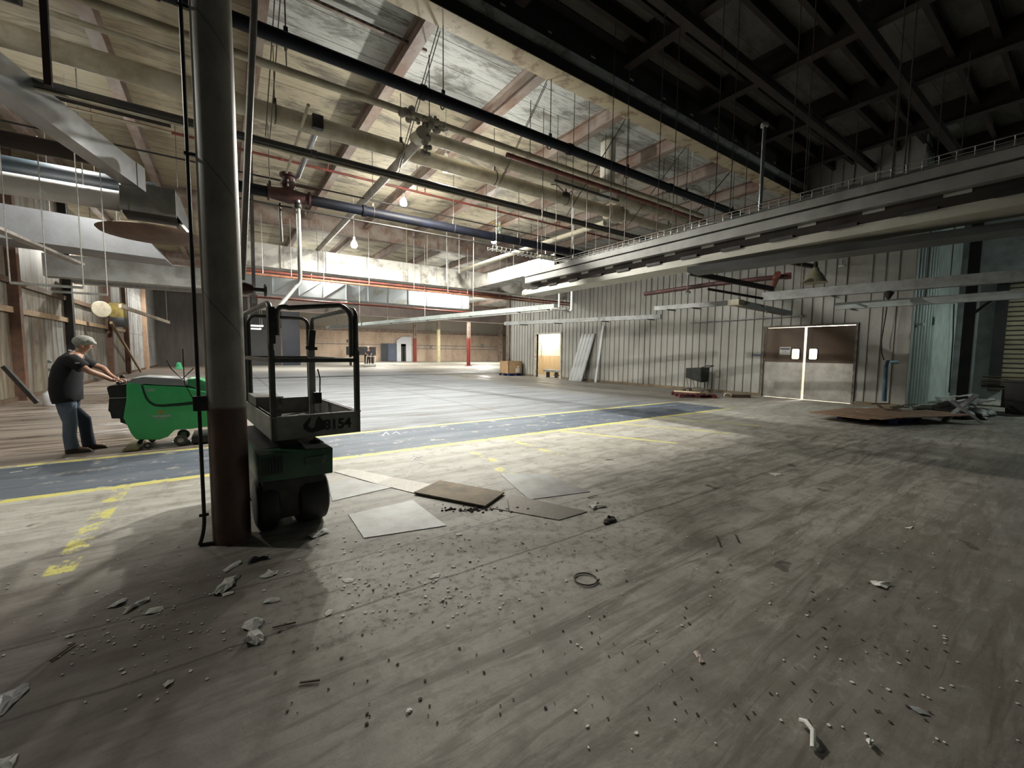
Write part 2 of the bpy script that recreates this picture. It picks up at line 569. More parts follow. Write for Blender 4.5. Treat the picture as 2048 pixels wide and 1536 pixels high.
def grooved(m, y0, y1, z0, z1, x=WX, pitch=.305):
    """sheet panels with narrow folded grooves"""
    ys = [y0]
    k = math.ceil(y0/pitch)
    prof = [(y0, x)]
    while k*pitch < y1-.04:
        c = k*pitch
        if c > y0+.04:
            prof += [(c-.032, x), (c-.02, x+.045), (c+.02, x+.045), (c+.032, x)]
        k += 1
    prof.append((y1, x))
    n = len(prof)
    vs = [(xx, yy, z0) for yy, xx in prof]+[(xx, yy, z1) for yy, xx in prof]
    m.faces(vs, [(i, i+1, n+i+1, n+i) for i in range(n-1)])
    m.box(x+.05, x+.16, y0, y1, z0, z1)


DY0, DY1, DZ = 4.58, 7.22, 2.5         # double door
OY0, OY1, OZ = 18.4, 20.75, 2.66       # doorway
m = M()
for y0, y1, z0, z1 in ((3.33, DY0, 0, ZN), (DY0, DY1, DZ, ZN), (DY1, OY0, 0, ZN), (OY0, OY1, OZ, ZN), (OY1, 23.7, 0, ZN)):
    grooved(m, y0, y1, z0, z1)
struct('wall_right', m, PANEL, smooth=False)
m = M()
for y0, y1 in ((3.45, DY0), (DY1, OY0), (OY1, 23.6)):
    m.box(WX-.05, WX, y0, y1, 0, .11)
struct('baseboard_right', m, mat('curb', (.20, .155, .095), (.12, .095, .065), 3, .8, obj=False), smooth=False)
struct('trim_1', M().box(WX-.12, WX+.15, 23.6, 24.0, 0, ZD), mat('corner_post', (.20, .17, .14), (.11, .09, .07), 3, .7, obj=False), smooth=False)

# the bright room behind the panelled wall
CREAMW = mat('cream_wall', (.74, .70, .57), (.62, .57, .44), 2, .7, obj=False)
m = M().box(18.6, 18.8, 3.6, 24, 0, 3.5).box(WX+.17, 18.6, 3.57, 3.7, 0, 3.5).box(WX+.17, 18.8, 23.8, 24, 0, 3.5)
struct('wall_room', m, CREAMW, smooth=False)
struct('ceiling', M().box(WX+.17, 18.8, 3.57, 24, 3.5, 3.6), CREAMW, smooth=False)
struct('trim_2', M().box(18.52, 18.6, 14, 23.8, 0, 1.32), mat('plywood_dado', (.58, .42, .25), (.46, .32, .18), 2, .7, obj=False, stretch=(1, 1, .3)), smooth=False)
for yy, w, col in ((5.9, 620, (1, .98, .96)), (17.0, 240, (1, .98, .93)), (22.4, 240, (1, .98, .93))):
    light('POINT', (17.6, yy, 3.1), w, col, .3)

# doorway frame
m = M().box(WX-.06, WX+.2, OY0-.1, OY0, 0, OZ+.08).box(WX-.06, WX+.2, OY1, OY1+.1, 0, OZ+.08).box(WX-.06, WX+.2, OY0, OY1, OZ, OZ+.08)
struct('door_2_frame', m, mat('door_frame', (.55, .53, .46), (.30, .25, .2), 6, .6), smooth=False)
m = M().box(WX-.07, WX+.2, DY0-.06, DY0, 0, DZ+.05).box(WX-.07, WX+.2, DY1, DY1+.06, 0, DZ+.05).box(WX-.07, WX+.2, DY0, DY1, DZ, DZ+.05)
struct('door_1_frame', m, mat('dark_door_frame', (.10, .085, .07), (.2, .18, .15), 6, .6), smooth=False)

# sheet wall, far walls
m = M().box(LX-.2, LX, 5, 64, 0, ZD)
struct('wall_left', m, SHEET, smooth=False)
struct('trim_3', M().box(LX, LX+.06, 6, 60, 0, .12), WOODD, smooth=False)
BY = 62
struct('wall_back', M().box(-6, 46, BY, BY+.3, 0, ZD), BLOCK, smooth=False)
DARKW = mat('dark_partition', (.085, .075, .068), (.055, .048, .042), 1, .7, obj=False, stretch=(3, 1, .4))
DARKW2 = mat('charcoal_partition', (.065, .066, .07), (.05, .05, .05), 1, .7, obj=False, stretch=(3, 1, .4))
PX1 = at(600, 700, y=47).x
struct('wall_partition', M().box(LX, at(470, 700, y=47).x, 47, 47.2, 0, 4.6).box(LX, PX1, 47, 47.2, 4.6, ZD), DARKW, smooth=False)
struct('wall_partition', M().box(at(470, 700, y=47).x, at(562, 700, y=46.9).x, 46.9, 47.1, 0, 4.6), DARKW2, smooth=False)
struct('trim_4', M().box(-6, 46, BY-.25, BY, 4.35, 4.7), BEAM, smooth=False)

# green corrugated end wall and the dark bay beyond it
CORR = mat('green_corrugated', (.36, .41, .395), (.24, .28, .265), 3, .5, .2, obj=False, stretch=(1, 1, .3))
prof = []
x = WX
while x < 18.95:
    ph = (x-WX)/.34*2*PI
    prof.append((x, 3.41-.07*math.cos(ph)))
    x += .023
n = len(prof)
m = M().faces([(a, b, 0) for a, b in prof]+[(a, b, ZN) for a, b in prof], [(i, i+1, n+i+1, n+i) for i in range(n-1)])
m.box(WX+.2, 18.95, 3.46, 3.56, 0, ZN)
struct('wall_end', m, CORR, angle=60)
struct('wall_end_plaster', M().box(18.95, 22.5, 3.40, 3.56, 0, ZN), mat('green_plaster', (.36, .41, .39), (.27, .30, .285), 2, .7, obj=False), smooth=False)
struct('trim_5', M().box(18.93, 18.99, 3.36, 3.42, 1.4, ZN), BEAM_DARK, smooth=False)
struct('wall_bay', M().box(22.9, 23.1, -8, 3.45, 0, ZN), mat('bay_wall', (.30, .32, .32), (.2, .2, .2), 2, .7, obj=False), smooth=False)
m = M()
for k in range(22):
    z = .55+k*.165
    m.bar((22.85, -4, z), (22.85, 2.25, z+.02), .06, .12)
struct('window_1', m, mat('tan_louvre', (.33, .28, .19), (.2, .16, .1), 3, .7, stretch=(1, .4, 1), obj=False), smooth=False)
m = M().box(22.75, 22.95, 2.2, 2.5, .3, 4.2).box(22.75, 22.95, -4, 2.5, 4.1, 4.3)
struct('window_1_frame', m, BEAM_DARK, smooth=False)


# ---- roof steel
def ibeam(m, axis, a, b, c, z0, z1, w, tf=.022, tw=.016):
    """I section along axis 'x' or 'y' from a to b, centred on c across"""
    def bx(a0, a1, c0, c1, zz0, zz1):
        if axis == 'x': m.box(a0, a1, c0, c1, zz0, zz1)
        else: m.box(c0, c1, a0, a1, zz0, zz1)
    bx(a, b, c-w/2, c+w/2, z0, z0+tf)
    bx(a, b, c-tw/2, c+tw/2, z0+tf, z1-tf)
    bx(a, b, c-w/2, c+w/2, z1-tf, z1)
    return m


ZB = 6.6
# main girder over the aisle: cream flange, black web
gm = ibeam(M(), 'x', -12, WX-.01, GY[0]+.13, ZB, ZN, .36, .03, .03)
g = struct('roof_girder', gm, BEAM_DARK, smooth=False)
tag(M().box(-12, WX-.01, GY[0]-.05, GY[0]+.31, ZB-.012, ZB-.001).build('flange', BEAM_CREAM, g, smooth=False))
wm = M()
rr = random.Random(3)
for k in range(26):
    xx = 1+k*.55+rr.random()*.2
    wm.box(xx, xx+.07+.06*rr.random(), GY[0]+.105, GY[0]+.115, 7.0+.25*(k % 2), 7.03+.25*(k % 2))
wm.build('clip', CREAM, g, smooth=False)
for gy in GY[1:]:
    gm = ibeam(M(), 'x', LX, WX-.01 if gy < 25 else 46, gy, 6.25, ZD, .30, .03, .02)
    struct('roof_girder', gm, BEAM, smooth=False)
RX = [.62+2.2*k for k in range(-2, 8)]
for bay in range(3):
    y0, y1 = GY[bay]+(.3 if bay == 0 else .16), GY[bay+1]-.16
    xs = RX if bay == 0 else [x for x in RX]+([18.4, 22.8, 27.2, 31.6, 36] if bay > 1 else [])
    for x in xs:
        struct('roof_beam', ibeam(M(), 'y', y0, y1, x, ZB, ZD, .19), BEAM, smooth=False)
for x in RX+[18.4, 22.8, 27.2, 31.6, 36]:
    struct('roof_beam', ibeam(M(), 'y', GY[3]+.16, BY, x, ZB, ZD, .19), BEAM, smooth=False)
# dark bay overhead: deep beams along the hall, lighter purlins between
for x in (-3.7, -1.1, 1.55, 4.2, 6.85, 9.5, 12.15, 14.8, 17.5, 20.1):
    struct('roof_beam', ibeam(M(), 'y', -8, GY[0]-.08, x, 7.22, ZN, .2), PURLIN, smooth=False)
for k, y in enumerate((5.45, 4.95, 4.45, 3.9, 3.35, 2.8, 2.2, 1.6, 1.0, .3, -.4, -1.2, -2.2)):
    deep = k in (2, 5, 8, 11)
    struct('roof_purlin', ibeam(M(), 'x', -12, 23, y, 7.02 if deep else 7.42, 7.21 if deep else ZN, .15 if deep else .09), PURLIN, smooth=False)

# ------------------------------------------------------------------ lamps
LENS = emit('lamp_lens', (.92, .97, 1), 60)


def high_bay(x, y, z, label, watts, top=ZD, up=.23):
    t = thing('high_bay_lamp', label, 'lamp', (x, y, z), 'bare high bay lamps under the roof')
    M().cyl((x, y, z+.16), (x, y, z+.30), .055, .04, 12).cyl((x, y, z+.30), (x, y, top), .008, n=6).build('socket', WHITEP, t)
    lens = M().lathe((x, y, z), [(.0, -.10), (.06, -.09), (.10, -.05), (.11, .0), (.09, .1), (.05, .16)], 14).build('bulb', LENS, t)
    lens.visible_shadow = True
    light('SPOT', (x, y, z-.12), watts*.95, COOL, .09, t)
    light('POINT', (x, y, z-.12), watts*up, COOL, .06, t)
    return t


high_bay(4.27, 8.886, 5.67, 'dazzling bare lamp closest to the black girder', LAMP_W*1.7)
q = at(807, 407, z=6.26)
high_bay(q.x, q.y, 6.26, 'dazzling bare lamp, second in line from the black girder', LAMP_W*1.45, ZB, up=.14)
high_bay(3.95, 15.75, 5.28, 'bright lamp hanging just before the big white duct', LAMP_W*.55)
q = at(988, 482, z=5.8)
high_bay(q.x, q.y, 5.8, 'added bare lamp half hidden behind the lowest dark pipe', LAMP_W*1.0)  # added lamp, placed so the strip lights throw a floor shadow
high_bay(-4.3, 7.0, 5.8, 'added unseen lamp close to the sheet wall, off beside the white round duct', LAMP_W*.4)  # added out of view to brighten the scrubber's near side
q = at(135, 258, z=5.9)
high_bay(q.x, q.y, 5.9, 'added lamp hidden behind the shiny slanting sheet duct', LAMP_W*.4, up=.06)  # added out of sight to brighten the white round duct
o = high_bay(20.9, -2.4, 4.9, 'added unseen greenish lamp in the dark bay out past the louvres', 750, ZN)  # added out of view to brighten the corrugated wall
for ch in o.children:
    if ch.type == 'LIGHT': ch.data.color = (.84, 1, .93)
high_bay(4.6, 24.5, 5.9, 'lamp beyond the big white duct, over the pale floor', LAMP_W*1.1)
high_bay(11.5, 23.5, 5.9, 'lamp beyond the white duct near the open doorway wall', LAMP_W)
high_bay(-3.5, 24.0, 5.6, 'lamp beyond the grey ducts near the rusty sheet wall', LAMP_W*.8)
high_bay(6, 37, 5.9, 'distant lamp over the middle of the hall', LAMP_W*1.7)
high_bay(20, 37, 5.9, 'distant lamp beyond the end of the panelled wall', LAMP_W*2.6)
high_bay(-2.6, 38.5, 5.8, 'distant lamp beside the bright patched sheets', LAMP_W*.7)
high_bay(16, 51, 5.9, 'distant lamp in front of the tan block wall', LAMP_W*3.2)
high_bay(30, 50, 5.9, 'farthest lamp, in the corner by the tan block wall', LAMP_W*3.4)

# ------------------------------------------------------------------ pipes


def coupling(m, c, d, r, L=.1):
    c, d = Vector(c), Vector(d)
    m.lathe(c-d*L/2, [(r, 0), (r*1.22, .01), (r*1.22, L-.01), (r, L)], 14, d)


def xpipe(x0, x1, y, z, r, mt, label, name='pipe', joints=(), jm=None, n=16, cat='pipe', group=None):
    x0 = max(x0, LX+.03)
    joints = [j for j in joints if j > x0]
    o = tag(M().cyl((x0, y, z), (x1, y, z), r, n=n).build(name, mt), label, cat, group)
    for j in joints:
        m = M()
        coupling(m, (j, y, z), (1, 0, 0), r)
        m.build('coupling', jm or mt, o)
    return o


def rod(x, y, z0, z1, label, group, r=.008, mt=None, clevis=0, dx=0, dy=0):
    """threaded hanger from a pipe up to the steel, with a clevis ring round the pipe"""
    m = M().cyl((x, y, z0), (x+dx, y+dy, z1), r, n=6)
    o = tag(m.build('hanger_rod', mt or ROD), label, 'hanger', group)
    if clevis:
        q = [(x, y+clevis*math.sin(a), z0-clevis*.95+clevis*math.cos(a)*1.05) for a in [2*PI*k/14 for k in range(14)]]
        M().tube(q, .012, 6, closed=True).bar((x, y, z0-.02), (x, y, z0+.10), .035, .05).build('clevis', ROD, o)
    return o


XR = 15.6
r1 = xpipe(-6, 12.6, 6.22, 5.42, .085, BLUEPIPE, 'big dark blue pipe running close under the black girder', joints=(-.5, 2.6, 5.6, 8.8))
r2 = xpipe(-6, 11.5, 7.02, 5.5, .055, CREAM, 'cream lagged pipe just beyond the big dark blue pipe', joints=(5.2,))
# crumbled lagging where the cream pipe branches
m = M()
rr = random.Random(5)
for k in range(26):
    m.ball((2.55+rr.random()*.85, 7.02+rr.uniform(-.05, .06), 5.5+rr.uniform(-.09, .06)), .03+.04*rr.random(), 8)
for k in range(12):
    m.ball((3.05+rr.uniform(-.1, .12), 7.1+rr.uniform(-.05, .1), 5.42-.05*k*.8), .03+.04*rr.random(), 8)
m.build('torn_lagging', mat('torn_lagging', (.36, .33, .28), (.2, .18, .16), 14, .95), r2)
r3 = xpipe(-8, 9.02, 8.38, 5.5, .15, CREAM, 'fattest cream lagged pipe crossing behind the bright lamp', n=22, joints=(-3.2, -.3))
r3c = tag(M().tube([(2.95, 7.05, 5.28), (2.98, 7.3, 5.3), (3.1, 7.75, 5.5), (3.4, 8.02, 5.74), (13.8, 8.02, 5.74)], .115, 18).build('pipe', CREAM),
          'cream lagged pipe starting at the torn elbow and running towards the panelled wall', 'pipe')
r4 = xpipe(-6, 13.5, 8.2, 4.93, .058, DARKPIPE, 'slim dark pipe hung lower than the fat cream one', joints=(1.4, 6.4, 10.2))
xpipe(-6, 13.5, 8.2, 4.852, .02, CREAM, 'pale conduit strapped beside the slim dark pipe', name='conduit')
r5 = xpipe(-.15, 13.2, 10.6, 4.9, .115, BLUEPIPE, 'lowest dark pipe with the red valve on it', joints=(2.9, 6.6, 9.6), n=20)
xpipe(-.15, 12.9, 10.62, 4.66, .022, DARKPIPE, 'thin pipe slung under the pipe with the red valve', name='conduit')
r6 = xpipe(-3, 15.2, 11.1, 5.85, .03, REDPIPE, 'thin red sprinkler pipe near the ceiling beyond the lamps', name='sprinkler_pipe', joints=(1.2, 4.1, 7.2, 10.3))
for xx in (2.2, 4.7, 7.1, 9.6, 12.0):
    M().cyl((xx, 11.1, 5.85), (xx, 11.1, 5.97), .014, n=8).lathe((xx, 11.1, 5.97), [(.03, 0), (.03, .012), (.012, .02)], 10).build('sprinkler_head', REDPIPE, r6)
xpipe(4.5, XR, 6.75, 5.22, .045, REDPIPE, 'short red pipe showing below the dark blue pipe', name='sprinkler_pipe', joints=(7.6, 11.0))
xpipe(6.2, 8.3, 7.35, 5.35, .03, DARKPIPE, 'short dark bar beside the hanging white stack', name='conduit')
xpipe(4.6, 11.6, 8.9, 5.2, .02, CREAM, 'thin conduit under the fat cream pipe near the gate valve', name='conduit')
xpipe(-6, 9, 10.9, 5.3, .018, DARKPIPE, 'thin dark conduit over the pipe with the red valve', name='conduit')
# the bunch of pipes at the sheet wall side
xpipe(-9, -1.7, 10.95, 5.02, .14, PURLIN, 'thick dark pipe crossing behind the bright sheet duct, upper one', name='pipe')
xpipe(-9, -1.12, 12.3, 4.98, .17, mat('navy_pipe', (.022, .034, .045), (.04, .045, .05), 2, .45), 'thick navy pipe with a rounded end under the bright sheet duct')
xpipe(-9, -.6, 9.0, 5.15, .05, PURLIN, 'dark double pipe behind the steel pillar')
xpipe(-9, -.6, 9.0, 5.02, .02, CREAM, 'pale conduit below the dark double pipe behind the pillar', name='conduit')
xpipe(-9, -.2, 7.9, 5.7, .035, CREAM, 'cream pipe above the fat cream pipe beside the pillar')
xpipe(-9, -1.7, 7.0, 5.3, .1, BLACKM, 'black pipe above the slanting sheet duct')
# hangers
for x in RX:
    if -1 < x < 13: rod(x+.22, 8.38, 5.66, ZB, 'dark hanger rod holding the fattest cream pipe from a roof beam', 'hangers of the fattest cream pipe', clevis=.155)
    if .5 < x < 12:
        rod(x+.16, 6.3, 5.52, ZB, 'dark rod with a clevis holding the big dark blue pipe', 'hangers of the big dark blue pipe', clevis=.09)
        for k in range(2):
            rod(x+.05+.07*k, 8.15+.1*k, 4.99, ZB, 'long thin rod slanting from the black girder down to the slim dark pipe', 'slanting hangers of the slim dark pipe', dx=.06, dy=-1.8)
        rod(x+.25, 7.05, 5.55, ZB, 'short rod holding the cream lagged pipe nearest the dark blue one', 'hangers of the first cream pipe')
    if 0 < x < 12.5:
        rod(x+.3, 10.6, 5.03, ZB, 'dark rod holding the lowest dark pipe', 'hangers of the lowest dark pipe', clevis=.12)
        rod(x-.55, 11.1, 5.87, ZD, 'short rod holding the thin red sprinkler pipe', 'hangers of the thin red sprinkler pipe')
for x in (-5, -3.6, -2.1, -.75):
    rod(x, 12.3, 5.14, ZB, 'rod holding the thick navy pipe by the sheet wall', 'hangers of the thick navy pipe')
# perforated strut just below the deck
m = M().bar((-.6, 7.35, 6.86), (3.15, 7.35, 6.86), .05, .05)
o = tag(m.build('perforated_strut', BEAM), 'perforated steel strut running just under the white deck panels', 'strut')
m = M()
for k in range(30): m.box(-.5+k*.12, -.44+k*.12, 7.322, 7.328, 6.852, 6.868)
m.build('slot', BLACKM, o)

# pipes along the hall
Dg1 = tag(M().cyl((3.02, 7.15, 5.30), (3.14, 18.3, 5.42), .085, n=16).build('pipe', mat('grey_lagging', (.40, .37, .31), (.25, .22, .18), 3, .6)),
          'grey lagged pipe running from the torn elbow away to the white duct', 'pipe')
tag(M().cyl((9.05, 8.5, 5.22), (9.0, 17.2, 5.22), .075, n=16).build('pipe', mat('ivory_lagging', (.62, .57, .44), (.5, .45, .34), 3, .6)),
    'clean ivory pipe running away from the gate valve to the white duct', 'pipe')
a1, a2 = at(617, 210, z=5.46), at(573, 345, z=5.2)
tag(M().tube([a1, a2], .025, 10).build('pipe', CREAM), 'thin cream pipe slanting down to the red valve, beside the square fitting', 'pipe')
b1, b2 = at(634, 258, z=5.42), at(596, 352, z=5.2)
o = tag(M().tube([b1, b2], .05, 12).build('pipe', GALV), 'galvanised branch pipe dropping from a square black fitting to the red valve', 'pipe')
M().box(b1.x-.09, b1.x+.09, b1.y-.12, b1.y+.06, b1.z-.03, b1.z+.2).build('fitting', BLACKM, o, bevel=.01)

# the red valve on the lowest dark pipe, with its white drop pipe
vx = at(578, 385, y=10.6).x
t = thing('valve', 'maroon flanged valve with white bolts and a lever on the lowest dark pipe', 'valve', (vx, 10.6, 4.9))
M().lathe((vx-.42, 10.6, 4.9), [(.17, 0), (.17, .04), (.125, .06), (.15, .3), (.17, .42), (.15, .54), (.125, .78), (.17, .8), (.17, .84)], 18, (1, 0, 0)).build('body', MAROON, t)
M().lathe((vx, 10.6, 4.95), [(.14, 0), (.12, .12), (.17, .16), (.17, .2), (.12, .22), (.12, .34), (.18, .36), (.18, .41), (.1, .43)], 18).build('bonnet', MAROON, t)
for k in range(6):
    a = k*PI/3+.3
    M().cyl((vx+.15*math.cos(a), 10.6+.15*math.sin(a), 5.06), (vx+.15*math.cos(a), 10.6+.15*math.sin(a), 5.2), .02, n=6).build('bolt', WHITEP, t)
M().bar((vx+.05, 10.5, 5.12), (vx+.62, 10.42, 5.10), .05, .035).build('lever', mat('brown_lever', (.09, .04, .025), (.05, .03, .02)), t)
dx0 = at(596, 400, y=10.45)
dx1 = at(606, 570, y=10.45)
dx2 = at(545, 628, y=9.2)
t = tag(M().tube([(dx0.x, 10.45, 4.80)]+arc((dx0.x, 10.45, dx1.z+.15), (dx0.x, 10.45, dx1.z), (dx0.x-.1, 10.35, dx1.z-.06))+[dx2], .045, 12).build('drain_pipe', RODL),
        'pale drop pipe falling from the red valve and bending towards the lift', 'pipe')
M().lathe((dx0.x, 10.45, 4.62), [(.06, 0), (.075, .02), (.075, .1), (.06, .12)], 12).build('coupling', DARKPIPE, t)
e0 = at(559, 395, y=10.75)
tag(M().cyl((e0.x, 10.75, 4.75), (e0.x+.02, 10.75, at(565, 484, y=10.75).z), .03, n=10).build('drain_pipe', DARKPIPE),
    'short dark drop pipe hanging left of the pale drop pipe', 'pipe')
# green ball valve and pale stem on the same pipe
gx = at(1000, 455, y=10.6).x
t = thing('ball_valve', 'small green ball valve with a yellow handle on top of the lowest dark pipe', 'valve', (gx, 10.6, 5.01))
M().cyl((gx, 10.6, 4.98), (gx, 10.6, 5.10), .035, n=10).ball((gx, 10.6, 5.18), .075, 12, sz=1.3).cyl((gx, 10.6, 5.25), (gx, 10.6, 5.36), .04, n=10).build('body', mat('green_casting', (.16, .22, .17), (.3, .3, .24), 9, .5), t)
M().bar((gx-.02, 10.55, 5.22), (gx-.33, 10.5, 5.26), .035, .02).build('handle', mat('yellow_handle', (.60, .47, .05)), t)
# white stack hanging through the pipes, with its dish
t = thing('vent_stack', 'white round vent stack hanging from the deck with a dished end', 'vent', (8.25, 8.2, ZD))
M().cyl((8.25, 7.7, ZD), (8.25, 7.7, 5.62), .19, n=24).build('pipe', mat('white_stack', (.60, .58, .50), (.46, .42, .33), 3, .5), t)
M().lathe((8.25, 7.7, 5.46), [(.02, 0), (.2, .03), (.265, .09), (.25, .11), (.19, .16)], 26).build('dish', mat('dish_metal', (.48, .46, .40), (.3, .28, .24), 5, .5), t)
# hand wheel valves
wx = at(1214, 376, y=7.9)
t = thing('hand_wheel_valve', 'small hand wheel on a stem beside the dished vent stack', 'valve', (wx.x, wx.y, 5.6))
M().cyl((wx.x, wx.y, 5.55), (wx.x, wx.y, wx.z+.08), .014, n=8).build('stem', DARKPIPE, t)
q = [(wx.x+.13*math.cos(a), wx.y+.13*math.sin(a), wx.z) for a in [2*PI*k/18 for k in range(18)]]
m = M().tube(q, .013, 8, closed=True)
for k in range(4): m.bar((wx.x, wx.y, wx.z), (wx.x+.13*math.cos(k*PI/2), wx.y+.13*math.sin(k*PI/2), wx.z), .014, .012)
m.build('hand_wheel', DARKPIPE, t)
t = thing('gate_valve', 'bulky cream gate valve at the end of the fattest cream pipe', 'valve', (9.35, 8.38, 5.5))
M().lathe((9.0, 8.38, 5.5), [(.15, 0), (.21, .02), (.21, .07), (.17, .1), (.24, .3), (.24, .42), (.17, .62), (.21, .66), (.21, .71), (.15, .73)], 22, (1, 0, 0)).build('body', CREAM, t)
M().lathe((9.35, 8.38, 5.66), [(.14, 0), (.12, .1), (.17, .12), (.17, .17), (.06, .2), (.03, .3)], 18).build('bonnet', CREAM, t)
o = xpipe(9.7, 14.2, 8.38, 5.5, .12, CREAM, 'cream pipe carrying on from the gate valve to the panelled wall')
# gadget clipped on the fat pipe
g0 = at(1128, 390, y=8.25)
t = thing('pressure_switch', 'dark box with looped wires clipped to the fat cream pipe', 'switch', (g0.x, g0.y, g0.z))
M().box(g0.x-.06, g0.x+.12, g0.y-.1, g0.y, g0.z-.05, g0.z+.05).build('box', BLACKM, t, bevel=.01)
M().tube([(g0.x-.4, 8.3, g0.z+.18), (g0.x-.25, 8.25, g0.z+.2), (g0.x-.1, 8.2, g0.z+.08), (g0.x, 8.2, g0.z+.03)], .012, 6).tube([(g0.x+.1, 8.2, g0.z), (g0.x+.2, 8.2, g0.z+.14), (g0.x+.3, 8.25, g0.z+.05), (g0.x+.22, 8.25, g0.z-.06)], .01, 6).build('wire', BLACKM, t)

# ------------------------------------------------------------------ ducts


def creased(m, x0, x1, y, z0, z1, step):
    x = x0
    while x < x1-.3:
        b = min(x+step, x1)
        m.bar((x, y-.012, z0), (x, y-.012, z1), .05, .02)
        m.bar((x+.04, y-.006, z0+.04), (b-.04, y-.006, z1-.04), .02, .008)
        x = b


def xduct(x0, x1, y0, y1, z0, z1, mt, label, name='air_duct', step=1.55):
    o = tag(M().box(x0, x1, y0, y1, z0, z1).build(name, mt, smooth=False), label, 'duct')
    x = x0
    while x < x1-.3:
        b = min(x+step, x1)
        M().bar((x, y0-.012, z0), (x, y0-.012, z1), .05, .02).build('flange', mt, o, smooth=False)
        M().bar((x+.04, y0-.006, z0+.04), (b-.04, y0-.006, z1-.04), .02, .008).build('crease', mt, o, smooth=False)
        x = b
    return o


xduct(.25, 15.9, 17.6, 18.15, 4.5, 5.32, DUCTW, 'largest white sheet duct crossing the hall, flaking, brightest by the lamp')
o = tag(M().box(9.75, 10.5, 11.5, 17.6, 4.5, 5.02).build('air_duct', DUCTW, smooth=False), 'white duct branch coming towards us from the largest duct', 'duct')
for yy in (11.5, 13.0, 14.5, 16.0, 17.4): M().box(9.735, 10.515, yy, yy+.04, 4.485, 5.035).build('flange', DUCTW, o, smooth=False)
xduct(-1.5, 13.5, 24.6, 25.3, 4.35, 5.25, DUCTB, 'pale blue sheet duct behind the largest white duct', step=1.2)
xduct(2, 30, 33.6, 34.3, 4.3, 5.6, mat('pink_duct', (.60, .50, .47), (.42, .36, .33), 1, .6, obj=False), 'pinkish peeling duct farther down the hall', step=2.5)
tag(M().box(6.2, 7.0, 25.3, 33.6, 4.3, 4.9).build('air_duct', DUCTW, smooth=False), 'white duct linking the pale blue duct to the pinkish one', 'duct')
# red pipes along the largest duct
for dz, lab in ((4.28, 'upper'), (4.16, 'lower')):
    xpipe(.4, 15.9, 17.35, dz, .045, REDPIPE if dz > 4.2 else mat('orange_pipe', (.34, .15, .08), (.2, .08, .05), 3, .5), f'{lab} of the two rust red pipes under the largest white duct', joints=(3.5, 7, 10.5))
xpipe(1, 16, 24.2, 4.1, .05, REDPIPE, 'rust red pipe under the pale blue duct')
for x in (1.2, 2.1, 3.2, 4.9, 6.8, 8.4, 9.4, 11.2, 13):
    rod(x, 17.3, 4.2, 6.25, 'pale rod holding the two rust red pipes', 'hangers of the two rust red pipes', r=.012, mt=RODL)
for a, b, lab in (((7.55, 17.66, 5.31), (7.55, 17.66, 6.95), 'cream strap'), ((6.6, 17.64, 5.31), (6.6, 17.64, 6.95), 'thin strap')):
    tag(M().bar(a, b, .09 if 'cream' in lab else .03, .02).build('strap', CREAM), f'{lab} holding up the largest white duct', 'strap')
# long steel rail hung in the far hall
# ducts by the sheet wall
p0, p1 = at(-150, 44, z=4.75), at(272, 358, z=4.75)
d = (p1-p0).normalized()
o = tag(M().bar(p0, p1, .26, .42, (0, 0, 1)).build('air_duct', GALV, smooth=False), 'shiny square sheet duct slanting across in front of the dark pipes', 'duct')
M().bar(p1-d*.28, p1+d*.02, .28, .44, (0, 0, 1)).build('collar', GALV, o, smooth=False)
M().cyl(p1+d*.02, p1+d*.09, .03, n=8).build('screw', RODL, o)
wy = 11.85
o = tag(M().cyl((LX+.03, wy, 4.52), (-1.66, wy, 4.52), .2, n=26).build('round_duct', mat('white_round_duct', (.62, .62, .62), (.52, .52, .51), 2, .4, .1)), 'white round duct running into the dark fan box', 'duct')
t = thing('unit_heater', 'dark grey fan box at the end of the white round duct', 'heater', (-1.2, wy, 4.2))
bx0, bx1 = at(240, 407, y=wy-.3).x, at(352, 407, y=wy-.3).x
M().box(bx0, bx1, wy-.35, wy+.45, 4.28, 4.86).build('case', mat('dark_grey_case', (.10, .10, .095), (.15, .14, .12), 3, .6), t, bevel=.015)
M().hexa([(bx1, wy-.3, 4.34), (bx1+.3, wy+.1, 3.95), (bx1+.3, wy+.4, 3.95), (bx1, wy+.4, 4.34), (bx1, wy-.3, 4.82), (bx1+.05, wy+.1, 4.82), (bx1+.05, wy+.4, 4.82), (bx1, wy+.4, 4.82)]).build('chute', GALV, t)
M().tube([(bx0+.02, wy-.3, 4.28), (bx0-.03, wy-.3, 4.1), (bx0+.02, wy-.3, 3.98)], .014, 6).build('hook', WHITEP, t)
cx = at(305, 470, y=wy+.2)
tag(M().lathe((cx.x, wy+.2, cx.z-.12), [(.0, .0), (.45, .02), (.86, .1), (.9, .14), (.8, .18), (.4, .21), (.1, .23)], 30).build('round_hood', mat('rusty_hood', (.13, .075, .045), (.08, .05, .035), 4, .6, .2)),
    'rusty round hood hanging below the dark fan box', 'hood')
q0, q1 = at(25, 470, y=14.5), at(330, 500, y=14.5)
m = M().hexa([(q0.x, 14.4, 4.0), (q1.x, 14.4, 3.98), (q1.x+.3, 15.6, 3.6), (q0.x, 15.6, 3.6), (q0.x, 14.4, 4.12), (q1.x-.5, 14.4, 4.7), (q1.x-.3, 15.6, 4.72), (q0.x, 15.6, 4.72)])
m2 = M().hexa([(LX+.03, 14.4, 3.98), (q1.x, 14.4, 3.86), (q1.x+.1, 15.6, 3.86), (LX+.03, 15.6, 3.98), (LX+.03, 14.4, 4.75), (q1.x-.55, 14.4, 4.62), (q1.x-.5, 15.6, 4.62), (LX+.03, 15.6, 4.75)])
